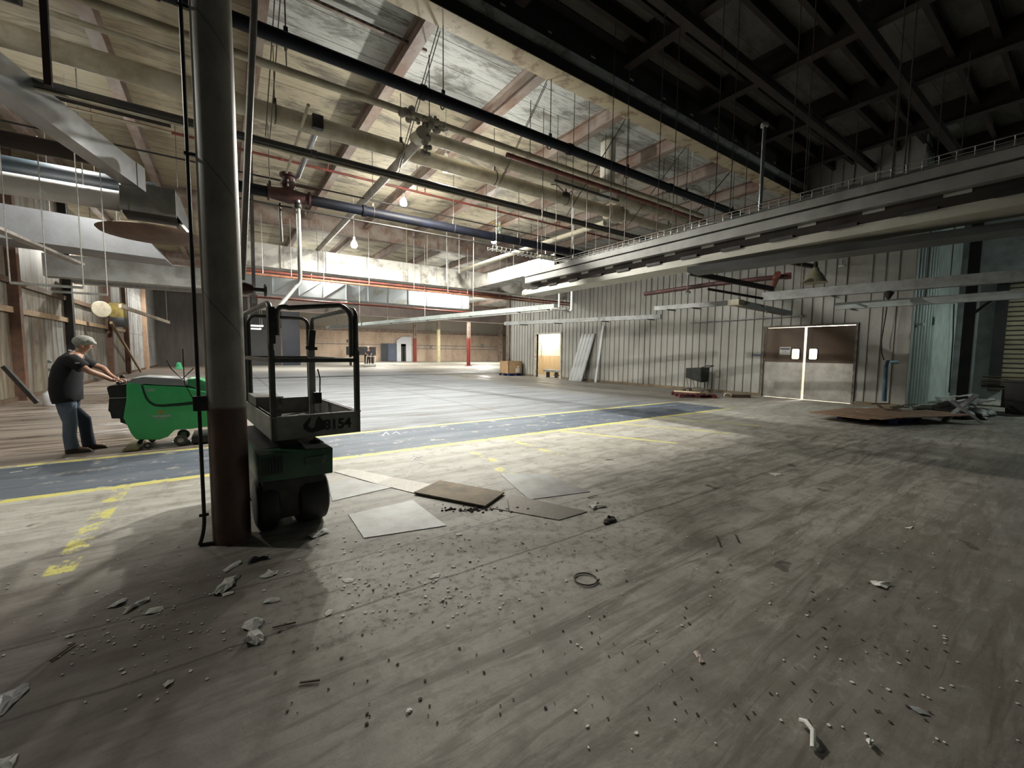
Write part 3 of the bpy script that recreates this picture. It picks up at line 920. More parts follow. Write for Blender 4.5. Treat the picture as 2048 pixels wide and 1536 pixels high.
o = tag(m2.build('air_duct', mat('grey_zinc_duct', (.30, .31, .335), (.24, .245, .26), 1.4, .5, .4), smooth=False), 'broad dull grey duct behind the rusty round hood', 'duct')
sy = 19.0
s0, s1 = at(125, 540, y=sy), at(395, 580, y=sy)
tag(M().box(max(s0.x-2.5, LX+.3), s1.x+1.2, sy, sy+.5, 3.72, 4.42).build('air_duct', GALVD, smooth=False), 'low galvanised duct above the machine operator, bright at one end', 'duct')
tag(M().box(-4.55, 1.0, 22.0, 22.5, 3.9, 4.2).build('air_duct', GREYP, smooth=False), 'narrow grey duct between the sheet wall and the pillar', 'duct')
for (u0, v0, u1, v1, y, lab) in ((20, 565, 167, 576, 9.8, 'upper of two thin white bars hung by rods near the sheet wall'), (95, 583, 215, 589, 11, 'lower of two thin white bars hung by rods near the sheet wall')):
    a, b = at(u0, v0, y=y), at(u1, v1, y=y)
    z = (a.z+b.z)/2
    tag(M().bar((a.x, y, z), (b.x, y, z), .025, .04).build('hanging_bar', RODL), lab, 'bar')
    for q in (a, b):
        rod(q.x, y, z, 5.0 if y < 10 else 5.2, 'pale wire rod carrying a thin white hanging bar', 'rods of the thin white hanging bars', r=.009, mt=RODL)
a, b = at(-60, 435, y=9.5), at(160, 528, y=13.5)
o = tag(M().bar(a, b, .16, .05, (0, 0, 1)).build('cable_rack', mat('dusty_rack', (.38, .35, .32), (.24, .22, .2), 9, .6)), 'dusty slanting rack of cables near the sheet wall', 'rack')
# angled brown bar near sheet wall
a, b = at(240, 612, x=-3.8), at(338, 645, x=-2.8)
tag(M().bar(a, b, .10, .16).build('slanting_rail', mat('pale_wood_rail', (.44, .38, .31), (.3, .24, .18), 4, .6)), 'pale slanting rail in front of the bright patched sheets', 'rail')

for x, y, z in ((0, 24.95, 5.25), (4, 24.95, 5.25), (9, 24.95, 5.25), (13, 24.95, 5.25), (-4, 19.25, 4.42), (-2, 19.25, 4.42), (-4, 22.25, 4.2), (-1, 22.25, 4.2), (.6, 22.25, 4.2), (3.1, 17.9, 5.32), (12, 17.9, 5.32), (9.9, 12.2, 5.02), (10.4, 15, 5.02), (8, 34, 5.6), (16, 34, 5.6), (24, 34, 5.6), (-3.6, 11.85, 4.7), (-2.2, 11.85, 4.7), (-3.4, 15, 4.74), (-2.2, 15, 4.74)):
    rod(x, y, z, ZD, 'thin strap rod holding a sheet duct under the deck', 'hangers of the sheet ducts', r=.012, mt=RODL)
for f in (.1, .95):
    q = at(240, 612, x=-3.8).lerp(at(338, 645, x=-2.8), f)
    rod(q.x, q.y, q.z, ZD, 'pale rod holding the slanting rail by the patched sheets', 'rods of the slanting rail', r=.012, mt=RODL)

# more hanging pieces
m = M()
for dy in (-.14, -.05, .05, .14): m.tube([(6.3, 10.25+dy, 4.42+(.07 if abs(dy) > .1 else 0)), (10.6, 10.25+dy, 4.42+(.07 if abs(dy) > .1 else 0))], .008, 5)
for k in range(29): m.tube([(6.3+.15*k, 10.11, 4.50), (6.3+.15*k, 10.11, 4.42), (6.3+.15*k, 10.39, 4.42), (6.3+.15*k, 10.39, 4.50)], .007, 4)
o = tag(m.build('cable_tray', RODL, smooth=False), 'wire basket tray hung under the far end of the lowest dark pipe', 'cable tray')
M().box(8.05, 8.75, 10.13, 10.37, 4.44, 4.50).build('bundle', CREAM, o, bevel=.02)
for x in (6.5, 8.0, 9.5, 10.5): rod(x, 10.25, 4.43, ZB, 'pale rod carrying the wire basket tray by the lowest dark pipe', 'rods of the basket tray under the lowest dark pipe', mt=RODL)
a, b = at(505, 424, y=14.0), at(508, 606, y=14.0)
tag(M().bar((a.x, 14.0, 6.94), (b.x, 14.0, b.z), .09, .09).build('hanging_post', BEAM_DARK), 'dark hanging post seen just past the edge of the pillar', 'post')
for u, v0, v1, y, lab in ((918, 478, 546, 16.5, 'pale drop rod ending in front of the white duct'), (893, 476, 566, 16.2, 'longer pale drop rod in front of the white duct')):
    a, b = at(u, v0, y=y), at(u, v1, y=y)
    tag(M().cyl((a.x, y, 6.94), (b.x, y, b.z), .025, n=8).build('drop_rod', RODL), lab, 'rod')
p = at(500, 578, y=5.6)
t = thing('stop_valve', 'dark stop valve with a small hand wheel sticking out from behind the pillar', 'valve', (p.x, 5.6, p.z))
M().lathe((p.x-.25, 5.6, p.z), [(.05, 0), (.08, .01), (.08, .05), (.05, .07), (.07, .2), (.05, .28)], 14, (1, 0, 0)).build('body', MAROON, t)
M().cyl((p.x, 5.6, p.z), (p.x+.14, 5.6, p.z), .022, n=8).build('stem', BLACKM, t)
M().tube([(p.x+.15, 5.6+.06*math.cos(k), p.z+.06*math.sin(k)) for k in [2*PI*j/14 for j in range(14)]], .014, 6, closed=True).bar((p.x+.15, 5.54, p.z), (p.x+.15, 5.66, p.z), .014, .014).bar((p.x+.15, 5.6, p.z-.06), (p.x+.15, 5.6, p.z+.06), .014, .014).build('hand_wheel', BLACKM, t)
M().cyl((p.x-.22, 5.6, p.z+.05), (p.x-.22, 5.6, 6.94), .035, n=10).build('riser', DARKPIPE, t)

# ------------------------------------------------------------------ fluorescent runs, rails and trays along the dark side


def zx(u, v, x): return at(u, v, x=x).z


FX = 6.05
def zr(v): return zx(1700, v, FX)


y_end, y_near = 8.25, -1.2
t = thing('strip_light_run', 'long run of white hooded strip lights crossing from the dark side, cable tray on top', 'strip light', (FX+.25, 3.5, zr(471)))
m = M().prism([(FX, y_end, zr(471)), (FX+.02, y_end, zr(452)), (FX+.5, y_end, zr(452)), (FX+.5, y_end, zr(471))], (0, y_near-y_end, 0))
m.build('reflector', mat('white_reflector', (.50, .485, .42), (.38, .36, .30), 2, .5), t, smooth=False)
m = M().box(FX+.10, FX+.42, y_near, y_end-.1, zr(452), zr(424))
m.build('ballast_box', mat('brown_black_enamel', (.045, .034, .032), (.08, .06, .05), 2, .6), t, smooth=False)
m = M().box(FX-.02, FX+.45, y_near, y_end-.05, zr(424), zr(402)).box(FX+.05, FX+.45, y_near, y_end-.05, zr(402), zr(397)).box(FX-.02, FX+.45, y_near, y_end-.02, zr(397), zr(380))
m.build('housing', mat('grey_housing', (.36, .36, .345), (.26, .25, .235), 2, .5, .1), t, smooth=False)
for k in range(14):
    y = 8.0-k*.66
    M().box(FX+.0, FX+.12, y-.28, y, zr(452)-.004, zr(446)).build('lamp_holder', BLACKM, t, smooth=False)
    M().box(FX+.085, FX+.11, y-.50, y-.3, zr(431), zr(425)).build('clip', WHITEP, t, smooth=False)
m = M().lathe((FX+.12, y_end+.02, zr(461)), [(.05, 0), (.10, .05), (.09, .12), (.02, .2)], 12, (0, 1, 0))
m.build('end_socket', CREAM, t)
# wire basket tray
m = M()
for dx in (0, .075, .15, .225, .3):
    zz = zr(372)+(.09 if dx in (0, .3) else 0)
    m.tube([(FX+.06+dx, 7.2, zz), (FX+.06+dx, y_near, zz)], .006, 5)
for dx in (0, .3):
    m.tube([(FX+.06+dx, 7.2, zr(372)+.045), (FX+.06+dx, y_near, zr(372)+.045)], .005, 5)
for k in range(66):
    y = 7.15-k*.125
    m.tube([(FX+.06, y, zr(372)+.09), (FX+.06, y, zr(372)), (FX+.36, y, zr(372)), (FX+.36, y, zr(372)+.09)], .005, 4)
b = tag(m.build('cable_tray', RODL, smooth=False), 'silver wire basket tray lying along the top of the white strip lights', 'cable tray')
rr = random.Random(9)
for k in range(4):
    pts = [(FX+.11+.06*k, 7.0-j*.55, zr(372)+.018+.03*rr.random()) for j in range(14)]
    M().tube(pts, .012, 6).build('cable', WHITEP if k % 2 else GREYP, b)
for y in (7.6, 6.6, 5.55, 4.5, 3.5, 2.5, 1.5):
    for dx in (.0, .42):
        rod(FX+dx, y, zr(380), GY[0] and (ZN if y < 6 else ZD), 'long thin rod holding up the white strip light run', 'rods of the white strip light run', r=.007)
# conduit that drops from the dark deck to the strip lights
cpx = at(1529, 255, x=FX+.25)
o = tag(M().cyl((cpx.x, cpx.y, zr(380)), (cpx.x, cpx.y, cpx.z), .025, n=10).build('conduit', GALV), 'galvanised pipe standing up above the strip lights with a bright cap', 'pipe')
M().lathe((cpx.x, cpx.y, cpx.z), [(.025, 0), (.05, .01), (.05, .05), (.02, .06)], 12).build('cap', RODL, o)
# grey trunking under the strip lights
a, b = at(1385, 543, z=2.80), at(2075, 452, z=2.80)
tag(M().bar(a, b, .4, .08).build('trunking', mat('dark_trunking', (.10, .105, .11), (.07, .07, .07), 2, .5), smooth=False), 'dark grey trunking running just under the strip lights', 'trunking')


def channel(name, pts, w, h, mt, label, cat, z_up, group=None, legs=(), tube_mat=None):
    a, b = Vector(pts[0]), Vector(pts[1])
    o = tag(M().bar(a, b, w, h, (0, 0, 1)).build(name, mt, smooth=False), label, cat, group)
    if tube_mat:
        s = (b-a).cross(Vector((0, 0, 1))).normalized()*w*.25
        dn = Vector((0, 0, -h/2-.03))
        for sg in (-1, 1):
            M().cyl(a+s*sg+dn, b+s*sg+dn, .019, n=8).build('fluorescent_tube', tube_mat, o)
    for f in legs:
        p = a.lerp(b, f)
        M().bar(p+Vector((-.2, 0, -h/2-.02)), p+Vector((.2, 0, -h/2-.02)), .04, .03).build('bracket', BLACKM, o, smooth=False)
    return o


# pale green-grey run further down the hall
channel('strip_light_run', (at(655, 655, z=3.0), at(1112, 613, z=3.0)), .22, .16, GREENGREY, 'pale green-grey light run far down the hall, ending at two white drop pipes', 'strip light', ZB, legs=(.2, .45, .62, .78, .92, .99), tube_mat=WHITEP)
e = at(1118, 612, z=3.0)
tag(M().cyl((e.x, e.y, 2.95), (e.x, e.y, 4.3), .03, n=10).build('drop_pipe', WHITEP), 'straight white drop pipe beside the end of the pale green-grey light run', 'pipe')
e2 = at(1143, 618, z=3.0)
tag(M().tube([(e.x-.25, e.y+.1, 2.9), (e.x+.2, e.y, 2.9)]+arc((e2.x-.12, e2.y, 2.9), (e2.x, e2.y, 2.9), (e2.x, e2.y, 3.02))+[(e2.x, e2.y, 6.6)], .042, 12).build('drop_pipe', WHITEP), 'thicker white drop pipe with an elbow at its foot', 'pipe')
for f in (.08, .25, .42, .6, .78):
    p = at(655, 655, z=3.0).lerp(at(1112, 613, z=3.0), f)
    rod(p.x, p.y, 3.08, 6.3, 'pale rod carrying the green-grey light run', 'rods of the pale green-grey light run', r=.014, mt=RODL)
# dark grey rail in front of the panelled wall
channel('rail', (at(1010, 647, z=2.8), at(1322, 633, z=2.8)), .12, .15, GREYP, 'dark grey hanging rail in front of the doorway end of the panelled wall', 'rail', ZB, legs=(.15, .4, .7, .95))
M0 = at(1390, 603, z=3.0)
channel('rail', (at(1310, 617, z=2.85), at(1455, 606, z=2.85)), .10, .12, GREYP, 'long thin grey rail above the shopping cart', 'rail', ZB, legs=(.25, .6))
channel('rail', (at(1525, 594, z=2.92), at(2060, 550, z=2.92)), .16, .2, GREYP, 'thick grey rail running over the brown double door', 'rail', ZB, legs=(.35,))
channel('rail', (at(1672, 613, z=2.62), at(2060, 588, z=2.62)), .13, .15, GREENGREY, 'lowest green-grey rail in front of the corrugated wall', 'rail', ZB, legs=(.12,))
for u, v, z in ((1060, 645, 2.8), (1180, 640, 2.8), (1300, 634, 2.8), (1345, 614, 2.85), (1480, 604, 2.85), (1600, 588, 2.92), (1770, 574, 2.92), (1900, 563, 2.92), (1690, 612, 2.62), (1850, 601, 2.62)):
    p = at(u, v, z=z)
    rod(p.x, p.y, z+.05, 7.0 if p.y < 6 else ZD, 'thin rod carrying the grey rails by the panelled wall', 'rods of the grey rails', r=.009)
# broken dark fixture hanging at an angle
a, b = at(1478, 607, z=2.75), at(1576, 627, z=2.70)
t = tag(M().bar(a, b, .22, .12, (0, 0, 1)).build('broken_light', BLACKM, smooth=False), 'broken dark light fitting hanging at an angle in front of the panelled wall', 'light')
M().bar(a-(b-a).normalized()*.3, a, .26, .13, (0, 0, 1)).build('end_plate', CREAM, t, smooth=False)
M().tube([at(1526, 595, z=2.9), at(1530, 610, z=2.78), at(1533, 628, z=2.6)], .012, 6).build('wire', WHITEP, t)
# bell shaped lamp shade
c = at(1629, 566, x=11.8)
t = thing('bell_shade_lamp', 'dusty bell shaped lamp shade over the double door', 'lamp', (c.x, c.y, c.z))
M().lathe((c.x, c.y, c.z), [(.27, 0), (.245, .02), (.20, .12), (.15, .21), (.09, .28), (.07, .36)], 22).build('lamp_shade', mat('olive_shade', (.20, .19, .125), (.3, .28, .2), 4, .5, .2), t)
M().cyl((c.x, c.y, c.z+.34), (c.x, c.y, c.z+.5), .06, .04, 12).build('socket', BLACKM, t)
a, b = at(1556, 520, x=11.3), at(1632, 534, x=11.9)
o = tag(M().bar(a, b, .09, .09).build('lamp_arm', BLACKM), 'black arm bar reaching to the bell shaped lamp shade', 'bar')
rod(c.x, c.y, c.z+.5, 7.0, 'rod above the bell shaped lamp shade', 'rod of the bell shade')
# dark red sprinkler main crossing in front of the panelled wall
a, b, c2 = at(1290, 588, z=3.35), at(1420, 569, z=3.35), at(1576, 552, z=3.4)
o = tag(M().tube([a, b, c2], .06, 12).build('sprinkler_main', MAROON), 'maroon sprinkler main sloping across the upper panelled wall', 'pipe')
d = (c2-b).normalized()
coupling_m = M(); coupling(coupling_m, c2-d*.25, d, .06, .12); coupling(coupling_m, c2, d, .065, .14); coupling_m.build('coupling', REDPIPE, o)
a, b = at(1378, 545, z=3.2), at(1545, 578, z=2.98)
tag(M().bar(a, b, .07, .1).build('brace', PURLIN), 'dark rusty brace crossing in front of the maroon sprinkler main', 'brace')
a, b = at(1545, 575, z=3.3), at(1556, 548, z=3.42)
M().tube([a, b], .07, 10).build('riser', REDPIPE, o)
a, b = at(1415, 578, z=3.0), at(1525, 597, z=2.85)
tag(M().bar(a, b, .04, .05).build('brace', PURLIN), 'thin dark brace just above the broken light fitting', 'brace')
p = at(1374, 585, z=3.1)
tag(M().ball(p, .09, 12, sx=1.2, sz=.55).cyl(p+Vector((0, 0, .04)), (p.x, p.y, ZB if p.y > 6.4 else 7.0), .012, n=8).build('bulb_fitting', WHITEP), 'small white lamp fitting below the maroon sprinkler main', 'lamp')
p = at(1683, 532, x=WX-.03)
t = tag(M().box(p.x-.02, p.x+.02, p.y-.08, p.y+.08, p.z-.02, p.z+.02).cyl(p, p+Vector((0, 0, .2)), .012, n=6).build('small_fitting', WHITEP), 'tiny white fitting on a stem to the side of the bell shade', 'fitting')
a = at(1382, 646, x=WX-.06); b = at(1604, 632, x=WX-.06)
tag(M().tube([a, b], .018, 8).ball(b, .05, 8).build('wall_conduit', GREYP), 'thin grey conduit fixed on the panelled wall above the cart', 'conduit')
# hanging black power cable beside the double door
pts = [at(1778, 582, z=2.75)]+[at(u, v, x=15.9) for u, v in ((1776, 600), (1770, 640), (1763, 680), (1763, 705), (1768, 720))]
tag(M().tube(pts, .014, 6).build('power_cable', BLACK), 'black cable hanging down the panelled wall next to the corrugated wall', 'cable')
p = at(1778, 582, z=2.82)
tag(M().lathe((p.x, p.y, p.z-.17), [(.02, 0), (.06, .07), (.09, .13), (.05, .17)], 10).build('cable_reel', BLACKM), 'black hanging cable holder over the grey rails', 'cable holder')
# blue pipe against the corrugated wall
pts = [at(1768, 802, y=3.25), at(1772, 735, y=3.25), at(1776, 724, y=3.25), at(1793, 724, y=3.25)]
tag(M().tube([(p.x, 3.25, max(p.z, 0)) for p in pts], .05, 10).build('blue_pipe', mat('blue_paint', (.09, .19, .29), (.07, .12, .17), 4, .5)), 'blue pipe standing at the foot of the corrugated wall', 'pipe')
pts = [at(1826, 724, y=3.2), at(1866, 722, y=3.2), at(1870, 640, y=3.2)]
p = at(1838, 649, y=3.3)
tag(M().box(p.x-.09, p.x+.09, 3.2, 3.36, p.z-.03, p.z+.03).build('wall_bracket', WHITEP), 'small bright bracket on the corrugated wall', 'bracket')
# column of the dark bay
cx = at(1930, 780, y=2.9).x
cx = 19.2
c0, c1 = at(1922, 800, x=cx), at(1946, 590, x=cx)
o = tag(M().box(cx, cx+.22, c0.y-.14, c0.y+.12, 0, ZN).build('steel_column', BEAM_DARK, smooth=False), 'black steel column at the far dark corner beside the green wall', 'column', kind='thing')
a, b = at(1950, 625, x=cx), at(1985, 600, x=cx)
M().bar(a, b, .08, .08).build('brace', BEAM_DARK, o)
pts = [at(1908, 608, y=3.3), at(1906, 680, y=3.3), at(1898, 785, y=3.3)]
tag(M().tube(pts, .02, 6).build('wall_cable', BLACK), 'dark cable running down the green plaster wall', 'cable')

# ------------------------------------------------------------------ on and by the panelled wall
BROWN = mat('brown_laminate', (.090, .048, .020), (.06, .034, .016), 2.5, .5, 0, stretch=(1, 1, .3))
KICK = mat('scuffed_steel_plate', (.40, .385, .35), (.26, .245, .215), 2.2, .38, .7)
PANE = NT('acrylic_pane')
PANE.bsdf.inputs['Transmission Weight'].default_value = .9
PANE.bsdf.inputs['IOR'].default_value = 1.02
PANE = PANE.out((.95, .96, .95), .25)


def swing_door(y0, y1, label, win_y, sign):
    """leaf in the plane of the wall, y0 < y1; window cut near the meeting edge"""
    t = thing('swing_door', label, 'door', (WX, (y0+y1)/2, .015))
    x0, x1 = WX+.0, WX+.05
    wa, wb, wz0, wz1 = win_y-.13, win_y+.13, 1.37, 1.75
    r = .06
    outer = [(y0, 1.27), (y1, 1.27), (y1, 2.47), (y0, 2.47)]
    m = M()
    m.box(x0, x1, y0, wa, 1.27, 2.47).box(x0, x1, wb, y1, 1.27, 2.47).box(x0, x1, wa, wb, 1.27, wz0).box(x0, x1, wa, wb, wz1, 2.47)
    m.build('panel', BROWN, t, smooth=False)
    M().box(x0-.004, x1, y0, y1, .02, 1.27).build('kick_plate', KICK, t, smooth=False)
    # rounded window surround and its pane
    q, q2 = [], []
    for cy, cz, a0 in ((wb-r, wz1-r, 0), (wa+r, wz1-r, PI/2), (wa+r, wz0+r, PI), (wb-r, wz0+r, 1.5*PI)):
        for k in range(5):
            a = a0+k*PI/8
            q.append((x0-.004, cy+r*math.cos(a), cz+r*math.sin(a)))
    M().tube(q, .014, 8, closed=True).build('window_gasket', BLACK, t)
    mm = M()
    for (cy, cz, sy, sz) in ((wa, wz0, 1, 1), (wb, wz0, -1, 1), (wa, wz1, 1, -1), (wb, wz1, -1, -1)):
        pts = [(x0+.001, cy, cz)]+[(x0+.001, cy+sy*r*(1-math.sin(a)), cz+sz*r*(1-math.cos(a))) for a in [k*PI/8 for k in range(5)]]
        mm.prism(pts, (.04, 0, 0))
    mm.build('window_corner', BROWN, t, smooth=False)
    M().box(x0+.02, x0+.028, wa, wb, wz0, wz1).build('window_pane', PANE, t, smooth=False)
    if sign:
        sa, sb = win_y+.16, win_y+.50
        M().box(x0-.008, x0, sa, sb, 1.53, 1.80).build('sign', mat('sign_white', (.62, .62, .58), (.5, .5, .47), 9, .5), t, smooth=False)
        sg = [c for c in t.children if c.name.startswith('sign')][0]
        M().box(x0-.010, x0-.008, sa+.02, sb-.02, 1.70, 1.77).build('sign_header', mat('sign_blue_grey', (.10, .12, .15), rough=.5), sg, smooth=False)
        ml = M()
        rr = random.Random(4)
        for k in range(4):
            L = .09+.05*rr.random()
            ml.box(x0-.010, x0-.008, (sa+sb)/2-L, (sa+sb)/2+L, 1.665-k*.03, 1.672-k*.03)
        ml.build('sign_print', mat('sign_ink', (.12, .12, .12), rough=.6), sg, smooth=False)
    return t


MID = 5.95
swing_door(MID+.04, DY1-.015, 'brown swing door leaf with the notice, steel kick plate and a small rounded window', MID+.27, True)
swing_door(DY0+.015, MID-.04, 'brown swing door leaf without a notice, next to the corrugated wall', MID-.25, False)
M().bar((WX-.02, DY1-.2, 2.50), (WX-.02, DY0+.1, 2.5), .02, .02).build('door_1_frame_bar', RODL, smooth=False)['kind'] = 'structure'
tag(M().box(WX-.06, WX, DY1+.06, DY1+.42, 1.50, 1.53).build('coat_bar', mat('blue_bar', (.06, .09, .28), rough=.5), smooth=False), 'short dark blue bar on the wall beside the brown double door', 'bar')
# leaning panels
z0 = .0
t = thing('spare_wall_sheet', 'stack of spare ribbed grey wall panels leaning on the white wall by the doorway', 'panel', (15.6, 16.5, 0))
m = M()
ya, yb, yc, yd = 17.05, 16.05, 16.62, 15.62
xs0, xs1, H = 15.62, 16.12, 2.56
nrib = 4
pts = []
for k in range(nrib*4+1):
    f = k/(nrib*4)
    pts.append((f, .0 if (k % 4) in (0, 1, 2) else -.03))
vs = [(xs0+dx, ya+(yb-ya)*f, .0) for f, dx in pts]+[(xs1+dx, yc+(yd-yc)*f, H) for f, dx in pts]
n = len(pts)
m.faces(vs, [(i, i+1, n+i+1, n+i) for i in range(n-1)])
vs = [(xs0+dx+.045, ya+(yb-ya)*f, .0) for f, dx in pts]+[(xs1+dx+.045, yc+(yd-yc)*f, H) for f, dx in pts]
m.faces(vs, [(i, i+1, n+i+1, n+i) for i in range(n-1)])
m.build('panel', mat('spare_grey_panel', (.42, .44, .44), (.33, .34, .34), 2, .5, .1), t, smooth=False)
tag(M().bar((15.9, 15.28, 0), (16.12, 15.05, 2.95), .14, .05).build('leaning_flashing', mat('pale_flashing', (.56, .59, .60), (.45, .47, .48), 2, .45, .1)), 'tall pale metal strip leaning on the white wall right after the spare panels', 'metal strip')
# boards on the floor by the doorway
for k, (u, v, du, lab) in enumerate(((1128, 752, 20, 'dirty grey board lying under the spare panels'), (1143, 757, 18, 'white board lying flat before the spare panels'))):
    p = at(u, v, z=0)
    tag(M().box(p.x-.15, p.x+.15, p.y-.9, p.y+.9, 0.001, .05).build('loose_board', WOODD if k == 0 else CHIP), lab, 'board')
# things in the doorway
p = at(1100, 752, z=0)
t = thing('low_bench', 'low grey bench standing in the bright doorway', 'bench', (16.5, 19.4, 0))
M().box(16.35, 16.75, 19.0, 20.2, .34, .48).build('seat', GREYP, t, bevel=.01)
for yy in (19.15, 19.95): M().box(16.45, 16.65, yy-.06, yy+.06, 0, .34).build('leg', BLACKM, t)
t = thing('white_machine', 'white machine with a bent hose just inside the bright doorway', 'machine', (17.2, 18.9, 0))
M().box(16.8, 17.5, 18.5, 19.1, 0, .42).build('case', WHITEP, t, bevel=.03)
M().tube([(17.1, 18.9, .42), (17.1, 19.2, .9), (17.1, 19.1, 1.3), (17.1, 18.6, 1.5)], .05, 10).build('hose', WHITEP, t)
tag(M().tube([(18.5, 23.5, 2.2), (18.5, 23.2, 2.2), (18.5, 23.1, 2.1), (18.5, 23.1, 1.2)], .03, 8).build('wall_pipe', GREYP), 'grey pipe on the cream wall seen through the doorway', 'pipe')

# shopping cart
c0 = at(1372, 786, z=0)
cx, cy = 15.45, 9.35
t = thing('shopping_cart', 'dark grey shopping cart parked against the white panelled wall', 'cart', (cx, cy, 0))
CART = mat('cart_plastic', (.035, .038, .036), (.06, .062, .058), 6, .5)
CARTW = mat('cart_wire', (.11, .115, .115), rough=.4, metal=.6)
L0, L1, W = -.48, .46, .27       # along y: nose at +y
bas = M()
zt, zb = .98, .52
def ring(y, w, zlo, zhi): return [(cx-w, cy+y, zlo), (cx+w, cy+y, zlo), (cx+w*1.08, cy+y, zhi), (cx-w*1.08, cy+y, zhi)]
A, B = ring(.36, .2, .58, .95), ring(-.32, .27, .44, 1.0)
def wall_grid(m, a, b, c, d, nu, nv, r=.007):
    a, b, c, d = map(Vector, (a, b, c, d))
    for i in range(nu+1):
        f = i/nu; m.tube([a.lerp(b, f), d.lerp(c, f)], r, 5)
    for j in range(nv+1):
        f = j/nv; m.tube([a.lerp(d, f), b.lerp(c, f)], r, 5)
wall_grid(bas, A[0], B[0], B[3], A[3], 26, 10, .010)
wall_grid(bas, A[1], B[1], B[2], A[2], 26, 10, .010)
wall_grid(bas, A[0], A[1], A[2], A[3], 12, 9, .010)
wall_grid(bas, B[0], B[1], B[2], B[3], 14, 9, .010)
wall_grid(bas, A[0], A[1], B[1], B[0], 12, 16, .010)
bas.build('basket', CART, t, smooth=False)
hm = M()
for s in (-1, 1): hm.tube([B[2 if s > 0 else 3], (cx+s*.29, cy-.50, 1.07)], .014, 8)
hm.tube([(cx-.29, cy-.50, 1.07), (cx+.29, cy-.50, 1.07)], .02, 10)
hm.build('handle', CART, t)
fm = M()
for s in (-1, 1):
    fm.tube([(cx+s*.22, cy+.40, .12), (cx+s*.24, cy+.1, .2), (cx+s*.25, cy-.40, .12)], .013, 8)
    fm.tube([(cx+s*.22, cy+.22, .17), (cx+s*.2, cy+.34, .6)], .012, 8)
    fm.tube([(cx+s*.25, cy-.3, .14), (cx+s*.25, cy-.33, .52)], .012, 8)
fm.tube([(cx-.25, cy-.40, .12), (cx+.25, cy-.40, .12)], .012, 8).tube([(cx-.22, cy+.4, .12), (cx+.22, cy+.4, .12)], .012, 8)
fm.build('frame', CARTW, t)
for sx, yy in ((-.22, .40), (.22, .40), (-.25, -.40), (.25, -.40)):
    M().cyl((cx+sx-.015, cy+yy, .06), (cx+sx+.015, cy+yy, .06), .06, n=14).build('caster', BLACK, t)

# red pallet with scraps
RED = mat('red_painted_wood', (.145, .035, .036), (.09, .035, .033), 4, .7, 0, stretch=(1, 4, 1))
def pallet(name, label, c, rot, Lx, Ly, mt):
    T = Matrix.Translation((c[0], c[1], 0)) @ Matrix.Rotation(rot, 4, 'Z')
    t = thing(name, label, 'pallet', (c[0], c[1], 0))
    for k in range(7):
        x = -Lx/2+(k+.5)*Lx/7
        M(T).box(x-.05, x+.05, -Ly/2, Ly/2, .115, .135).build('deck_board', mt, t, smooth=False)
    for yy in (-Ly/2+.06, 0, Ly/2-.06):
        M(T).box(-Lx/2, Lx/2, yy-.045, yy+.045, .095, .115).build('stringer_board', mt, t, smooth=False)
        for xx in (-Lx/2+.07, 0, Lx/2-.07):
            M(T).box(xx-.07, xx+.07, yy-.06, yy+.06, .02, .095).build('block', mt, t, smooth=False)
        M(T).box(-Lx/2, Lx/2, yy-.05, yy+.05, .0, .02).build('bottom_board', mt, t, smooth=False)
    return t, T


pc = at(1395, 800, z=0)
t, T = pallet('red_pallet', 'red wooden pallet with scraps on it, before the shopping cart', (13.75, 8.45), math.radians(-40), 1.25, 1.05, RED)
tag(M(T).bar((-.55, .35, .16), (.15, -.30, .17), .06, .045).build('pine_batten', mat('fresh_pine', (.80, .66, .46), (.7, .55, .36), 4, .6)), 'pale pine batten lying on the red pallet', 'batten')
tag(M(T).box(.0, .5, -.35, .30, .137, .16).build('dusty_sheet', PLYDUST), 'dusty scrap sheet lying on the red pallet', 'scrap')
t2 = thing('broken_crate', 'dark broken crate lid beside the red pallet', 'crate', (15.05, 7.55, 0))
T2 = Matrix.Translation((15.05, 7.55, 0)) @ Matrix.Rotation(math.radians(-35), 4, 'Z')
M(T2).box(-.35, .35, -.3, .3, .10, .13).build('lid', PLYDUST, t2)
M(T2).box(-.33, .33, -.28, .28, 0.0, .1).build('body', WOODD, t2)
M(T2).tube([(-.5+.13*math.cos(a), -.33, .09+.08*math.sin(a)) for a in [k*.5 for k in range(8)]], .015, 6).build('loop', CHIP, t2)

# plywood stack on a blue pallet
BLUE = mat('blue_painted_wood', (.035, .05, .17), (.03, .04, .09), 4, .7)
bp = at(1735, 850, z=0)
tp, T = pallet('blue_pallet', 'blue pallet under the reddish plywood sheets in the dark corner', (12.7, 3.05), math.radians(-8), 1.3, 1.1, BLUE)
rr = random.Random(8)
ply = [((-.25, .28), 2.2, 1.15, 3), ((.1, -.02), 2.5, 1.2, -4), ((.55, -.45), 2.2, .95, -14)]
labs = ['reddish plywood sheet at the back of the stack on the blue pallet', 'widest reddish plywood sheet on the blue pallet', 'front plywood sheet sagging off the blue pallet']
for k, ((dx, dy), lx, ly, r) in enumerate(ply):
    TT = T @ Matrix.Translation((dx, dy, .137+.021*k)) @ Matrix.Rotation(math.radians(r), 4, 'Z')
    tag(M(TT).box(-lx/2, lx/2, -ly/2, ly/2, 0, .018).build('plywood_sheet', PLYRED, smooth=False), labs[k], 'plywood sheet')
TT = T @ Matrix.Translation((.5, .1, .20))
m = M(TT)
for k in range(8):
    a = rr.uniform(-.5, .5); x, y = rr.uniform(-.1, .9), rr.uniform(-.35, .35)
    m.bar((x, y, .02+.012*k), (x+.5*math.cos(a), y+.5*math.sin(a), .03+.012*k), .07, .02)
tag(m.build('wood_scraps', WOODD, smooth=False), 'heap of dark wood scraps on the plywood sheets', 'scraps', kind='stuff')
